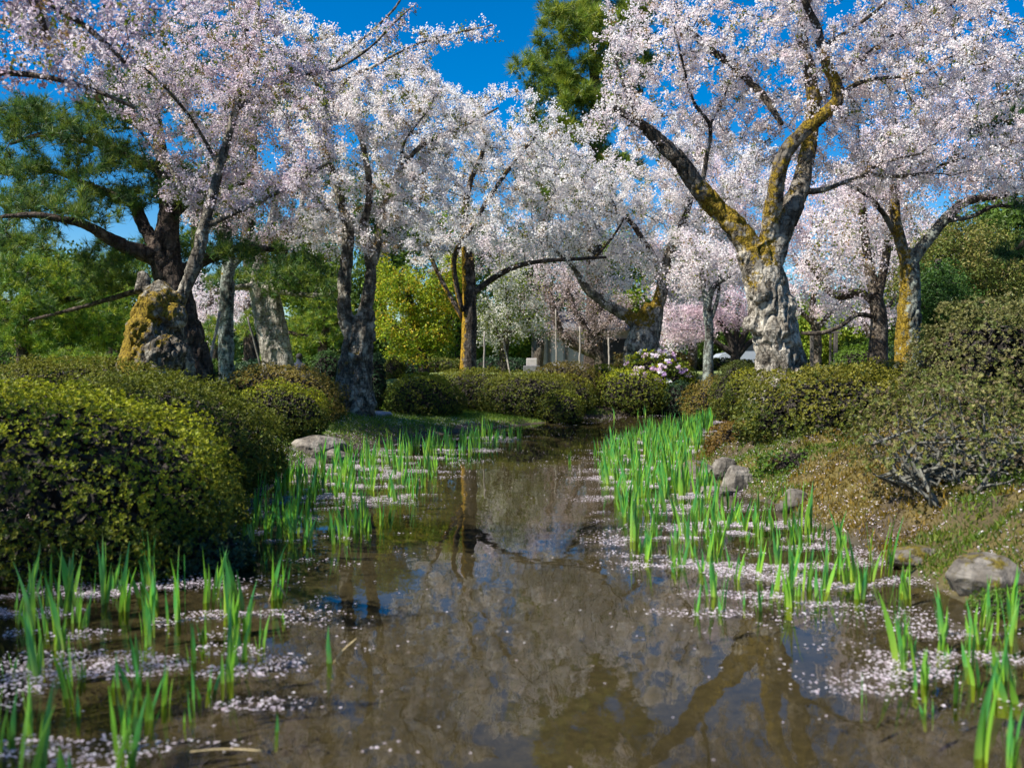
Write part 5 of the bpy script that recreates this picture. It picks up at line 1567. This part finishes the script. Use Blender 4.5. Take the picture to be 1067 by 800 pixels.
ptsC = scatter([(935, 690), (990, 652), (1075, 650), (1090, 800), (1010, 800), (960, 740)], 14, .12, .3, 5)
for x, y in ptsC:
    kk = int(RNG.choice([1, 2, 4, 6, 7]))
    o = link('iris_plant', IRIS_MESH[kk], None, (x, y, max(-.08, min(gz(x, y), 0))))
    o.rotation_euler = (RNG.normal() * .06, RNG.normal() * .06, RNG.random() * 6.28)
    o.scale = (.85, .85, .6 + .3 * RNG.random())
    tag(o, 'iris among the loose cluster in dark water at the lower right', 'iris', 'irises of the lower right cluster')
allp = np.concatenate([allp, np.column_stack([ptsC, np.zeros(len(ptsC))])])
irp = np.concatenate([allp[:, :2], np.array([water_pt(s[0], s[1]) for s in singles])])
q = np.repeat(irp, 190, 0) + RNG.normal(size=(len(irp) * 190, 2)) * np.array([.24, .16])
q2 = sample_water(60000, -7, 7, 2.5, 26)
sd2 = shore_dist(q2[:, 0], q2[:, 1])
q2 = q2[(sd2 < 0) & (sd2 > -1.1)]
q = np.concatenate([q, q2])
nz_ = fbm(np.stack([q[:, 0] * 2.6, q[:, 1] * 4.6, 0 * q[:, 0]], 1), 4)
keep = nz_ > .575 + .03 * RNG.normal(size=len(q))
q = q[keep]
g = ground_z(q[:, 0], q[:, 1])
z = np.maximum(g, 0) + .006 + .004 * RNG.random(len(q))
petal_sheet('fallen_petals', 'pale pink petals drifted in rafts around the irises', np.column_stack([q, z]), .0165)
q = sample_water(5200, -7, 7, 2.5, 27)
sd = shore_dist(q[:, 0], q[:, 1])
q = q[(sd < -.3) & (RNG.random(len(q)) < .42)]
petal_sheet('drifting_petals', 'single pale petals floating on the open stream', np.column_stack([q, np.full(len(q), .006)]), .016, flat=.05)
q = sample_water(190000, -7, 9.5, 4, 22)
sd = shore_dist(q[:, 0], q[:, 1])
nz_ = fbm(np.stack([q[:, 0] * 2.0, q[:, 1] * 2.0, 0 * q[:, 0] + 4], 1), 4)
k1 = (sd > 0) & (sd < 3.2) & (nz_ > .43 + .06 * RNG.normal(size=len(q))) & (RNG.random(len(q)) < .9)
q = q[k1]
g = ground_z(q[:, 0], q[:, 1])
petal_sheet('petal_litter', 'pink petals scattered over the mossy banks', np.column_stack([q, g + .02]), .019, flat=.4)

q = sample_water(240000, 1.8, 10, 4.5, 17)
sd = shore_dist(q[:, 0], q[:, 1])
q = q[(sd > .0) & (sd < 4.0)]
nz_ = fbm(np.stack([q[:, 0] * 1.6, q[:, 1] * 1.6, 0 * q[:, 0] + 8], 1), 3)
g = ground_z(q[:, 0], q[:, 1])
mossc = np.array([[.25, .155, .014], [.16, .115, .015], [.09, .07, .015]])[RNG.integers(0, 3, len(q))]
green = np.array([[.10, .17, .016], [.13, .16, .014], [.07, .12, .014]])[RNG.integers(0, 3, len(q))]
mx_ = np.clip((nz_ - .44) * 9, 0, 1)[:, None]
tuft_cover('bank_moss', 'russet and green moss carpeting the right bank', np.column_stack([q, g]), .05, .014, (mossc * (1 - mx_) + green * mx_) * (1 + .2 * RNG.normal(size=(len(q), 1))).clip(.4, 1.6), 'moss', .5)
q = sample_water(200000, -9, 3, 9.5, 27)
sd = shore_dist(q[:, 0], q[:, 1])
q = q[(sd > .05) & (sd < 6)]
nz_ = fbm(np.stack([q[:, 0] * 1.1, q[:, 1] * 1.1, 0 * q[:, 0] + 3], 1), 3)
q = q[nz_ > .36]
g = ground_z(q[:, 0], q[:, 1])
tuft_cover('lawn_grass', 'short green grass on the left bank', np.column_stack([q, g]), .06, .014, ((.13, .23, .02), (.19, .27, .022), (.08, .16, .018)), 'grass', .4)
